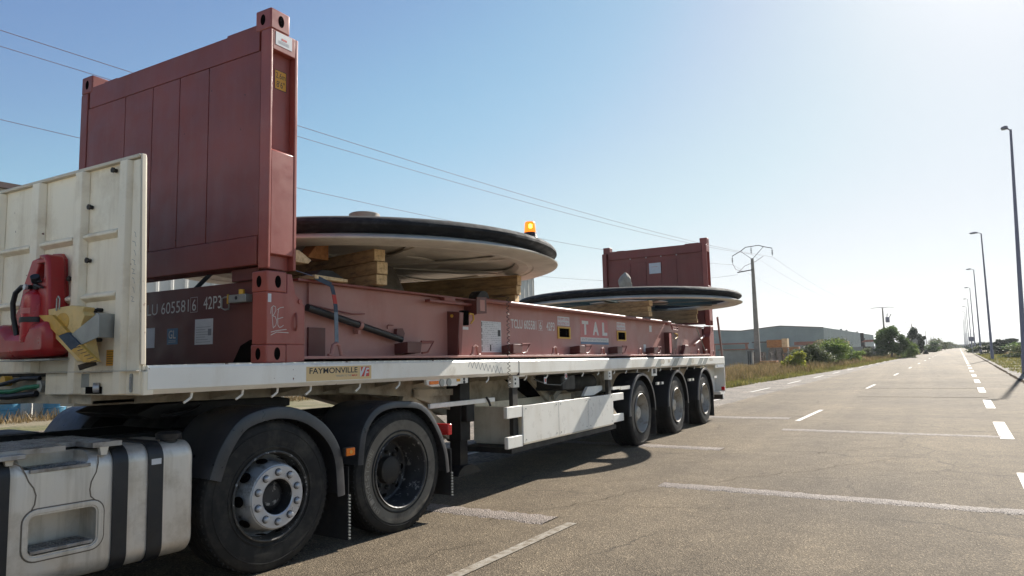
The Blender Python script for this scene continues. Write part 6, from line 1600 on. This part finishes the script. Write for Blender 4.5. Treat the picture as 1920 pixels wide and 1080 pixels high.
# wheels
w1 = wheel(tk_, .09, -.0, .515, .515, 'convex', w=.33)
w2 = wheel(tk_, 1.37, .0, .505, .508, 'dish', w=.33)
wheel(tk_, .09, -2.46, .515, .515, 'dish', w=.33, back=True); wheel(tk_, 1.37, -2.46, .505, .508, 'dish', w=.33, back=True)
for y in (.09, 1.37):
    MB().cyl((-.3, y, .51), (-2.2, y, .51), .085, 16).part("axle", M['grease'], tk_)
    for X in (-.45, -2.0): MB().lathe((X - .12, y, .51), 'x', [(0, 0), (.2, 0), (.21, .1), (.21, .24), (0, .24)], 24).part("brake_drum", M['grease'], tk_)
    MB().lathe((-.85, y + .25, .55), 'z', [(.1, 0), (.14, .05), (.11, .09), (.14, .14), (.12, .22)], 18).part("air_bellows", M['grease'], tk_)
MB().lathe((-1.25, .09, .51), 'x', [(0, -.2), (.17, -.16), (.2, -.05), (.2, .05), (.17, .16), (0, .2)], 20).part("differential", M['grease'], tk_)
# raised maker's lettering on the second tyre
def arc_text(body, yc, zc, r0, r1, a0, a1, x, mat, parent):
    mb2 = MB(); n = len(body)
    for i, ch in enumerate(body):
        t = text_part(ch, "l", mat, None, 'x', x, 0, 1, 0, 1)
        da = (a1 - a0) / n; s0 = a0 + i * da
        vs = []
        for v in t.v:
            a = rad(s0 + da * .82 * v[1]); r_ = r0 + (r1 - r0) * v[2]
            vs.append((x, yc + r_ * math.cos(a), zc + r_ * math.sin(a)))
        mb2.add(vs, t.f)
    return mb2.part("lettering", mat, parent, smooth=False, recalc=False)
M['embossed'] = surf("pale_raised_letters", (0.26, 0.235, 0.195), 0.7, var=0.2)  # letters toned paler than the sidewall for contrast
arc_text("BRIDGESTONE", 1.37, .505, .372, .412, 228, 146, .0085, M['embossed'], w2)
# mudguards
fd = arch(.17, .51, .60, 0, 165, -.40, .045, .012)
fen1 = [(-.40, .70), (-.35, .84), (-.30, .93), (-.22, 1.03), (-.12, 1.09), (.05, 1.125), (.20, 1.12), (.36, 1.078), (.50, 1.00), (.60, .91), (.68, .79), (.72, .65), (.738, .42)]
fen2 = [(.86, .62), (.875, .76), (.912, .90), (1.0, 1.01), (1.107, 1.067), (1.25, 1.09), (1.38, 1.086), (1.50, 1.075), (1.60, 1.05), (1.71, .98), (1.80, .88), (1.88, .75), (1.945, .60), (1.972, .42)]
def guard(prof, x0, x1, face, name, mat):
    """sheet following prof, from x0 to x1, with a turned-down face of depth `face` on the outer side"""
    mb = MB(); n = len(prof); P_ = [Vector(p) for p in prof]; inn = []
    for i, p in enumerate(P_):
        d = (P_[min(i + 1, n - 1)] - P_[max(i - 1, 0)]).normalized(); nn = Vector((d.y, -d.x)); inn.append(p + nn * face)
    th = .008; vs = []
    for p, q in zip(P_, inn):
        d = (q - p).normalized() * th
        vs += [(x0, *p), (x1 - .03, *p), (x1 - .008, *(p + d * .8)), (x1, *(p + d * 3.2)), (x1, *q), (x1 - th, *q), (x1 - th - .012, *(p + d * 3)), (x1 - .035, *(p + d)), (x0, *(p + d))]
    k_ = 9; fs = []
    for i in range(n - 1):
        for k in range(k_): fs.append((i * k_ + k, i * k_ + (k + 1) % k_, (i + 1) * k_ + (k + 1) % k_, (i + 1) * k_ + k))
    fs += [tuple(range(k_)), tuple(range((n - 1) * k_, n * k_))]
    return mb.add(vs, fs).part(name, mat, tk_)
def smoothp(p, k=3):
    out = []
    for i in range(len(p) - 1):
        a, b_, c, d = [Vector(p[min(max(j, 0), len(p) - 1)]) for j in (i - 1, i, i + 1, i + 2)]
        for t in [j / k for j in range(k)]:
            out.append(tuple(0.5 * ((2 * b_) + (c - a) * t + (2 * a - 5 * b_ + 4 * c - d) * t * t + (3 * b_ - a - 3 * c + d) * t ** 3)))
    return out + [tuple(p[-1])]
g1 = guard(smoothp(fen1), -.50, .035, .085, "mudguard", M['fender'])
g2 = guard(smoothp(fen2), -.50, .035, .055, "mudguard", M['fender'])
guard(smoothp(fen1), -2.55, -1.95, .06, "mudguard", M['fender']); guard(smoothp(fen2), -2.55, -1.95, .06, "mudguard", M['fender'])
# the guard's dark inner skirt down to the catwalk
MB().prism([(-.42, .40), (-.34, .83), (-.25, .98), (-.10, 1.07), (.1, 1.10), (.4, 1.05), (.6, .90), (.72, .60), (.735, .30)], 'x', -.505, -.495).prism([(.80, .3), (.88, .8), (1.1, 1.05), (1.45, 1.07), (1.75, .92), (1.93, .6), (1.96, .3)], 'x', -.505, -.495).part("inner_skirt", M['grease'], tk_)
for (y, gd) in ((.775, g1), (2.0, g2)):
    MB().box(-.46, .02, y - .004, y + .004, .07 if y < 1 else .20, .62).part("mudflap", M['mudflap'], gd)
    mb = MB()
    for k in range(14 if y < 1 else 9): mb.box(.0205, .034, y - .008, y + .008, (.08 if y < 1 else .20) + k * .0245, (.08 if y < 1 else .20) + .012 + k * .0245)
    mb.part("flap_chain", M['galv'], gd)
ml = MB().box(.02, .052, .712, .805, .705, .772).part("side_marker", M['darkmetal'], tk_, bevel=.004)
MB().box(.0525, .066, .716, .801, .709, .768).part("lens", M['amber'], ml, bevel=.005)
MB().cyl((.0665, .758, .738), (.068, .758, .738), .014, 12).part("reflector", M['stickyel'], ml)
MB().box(-.42, .02, 1.965, 2.02, .74, .84).part("rear_lamp", M['redlens'], tk_, bevel=.008)
# chassis rails, fifth wheel, cross pieces
for X in (-.86, -1.64): MB().box(X - .035, X + .035, -4.2, 2.05, .72, .96).part("chassis_rail", M['grease'], tk_, bevel=.005)
for y in (-2.5, -.8, .7, 1.95): MB().box(-1.605, -.895, y, y + .12, .74, .94).part("cross_member", M['grease'], tk_, split=True)
fw = MB().prism([(-.45, 1.09), (-.30, 1.155), (.72, 1.155), (.86, 1.13), (.86, 1.07), (.70, 1.05), (-.35, 1.05)], 'x', -1.72, -.80).part("fifth_wheel", M['grease'], tk_, bevel=.006)
MB().prism([(-.15, .96), (.55, .96), (.45, 1.05), (-.05, 1.05)], 'x', -1.6, -.9).part("pedestal", M['grease'], fw)
MB().tube([(-.75, .0, 1.13), (-.6, -.12, 1.12), (-.5, -.25, 1.105), (-.5, -.35, 1.09), (-.6, -.37, 1.085), (-.65, -.25, 1.10), (-.62, -.12, 1.115)], .010, 8).part("release_handle", M['black'], fw)
MB().box(-2.45, -1.85, -2.6, -.6, .3, .95).part("battery_box", M['grease'], tk_, bevel=.03)
MB().box(-1.80, -.66, -2.6, -1.0, .5, .86).part("gearbox", M['grease'], tk_, bevel=.04)
for k in range(3):
    MB().tube([(-1.3 + .1 * k, -2.6, 1.05), (-1.2 + .1 * k, -1.9, .98), (-1.1, -1.5 + .1 * k, 1.0), (-1.2, -1.2, 1.1), (-1.35, -1.35, 1.2)], .014, 8).part("air_hose", M['black'], tk_)
# the cab, standing outside the picture to the left
cab = MB().prism([(-4.9, .55), (-4.95, 1.7), (-4.75, 2.5), (-4.5, 2.62), (-2.75, 2.62), (-2.72, .55)], 'x', -2.42, -.02).part("cab", M['white'], tk_, bevel=.06)
for s_, X in ((1, -.018), (-1, -2.43)):
    MB().prism([(-4.55, 1.6), (-4.45, 2.3), (-3.6, 2.3), (-3.6, 1.6)], 'x', X, X + .008).part("side_window", M['glassy'], cab)
MB().prism([(-4.74, 1.65), (-4.79, 1.65), (-4.66, 2.42), (-4.61, 2.42)], 'x', -2.25, -.2).part("windscreen", M['glassy'], cab)
wheel(tk_, -4.2, -.0, .515, .515, 'convex', w=.33); wheel(tk_, -4.2, -2.46, .515, .515, 'dish', w=.33, back=True)

# ------------------------------------------------------------------ haze
hz = MB().box(-4400, 4400, -290, 4300, -1.2, 75)
hz = hz.top("haze", None, None, [], (0, 0, 0), FW_, kind='stuff', smooth=False)
hm = bpy.data.materials.new("haze"); hm.use_nodes = True; nt = hm.node_tree
for n_ in list(nt.nodes):
    if n_.type == 'BSDF_PRINCIPLED': nt.nodes.remove(n_)
pv = nt.nodes.new("ShaderNodeVolumePrincipled"); pv.inputs["Color"].default_value = (0.90, 0.94, 1.0, 1); pv.inputs["Density"].default_value = 0.00020; pv.inputs["Anisotropy"].default_value = 0.3
nt.links.new(pv.outputs[0], nt.nodes["Material Output"].inputs["Volume"])
hz.data.materials.append(hm)
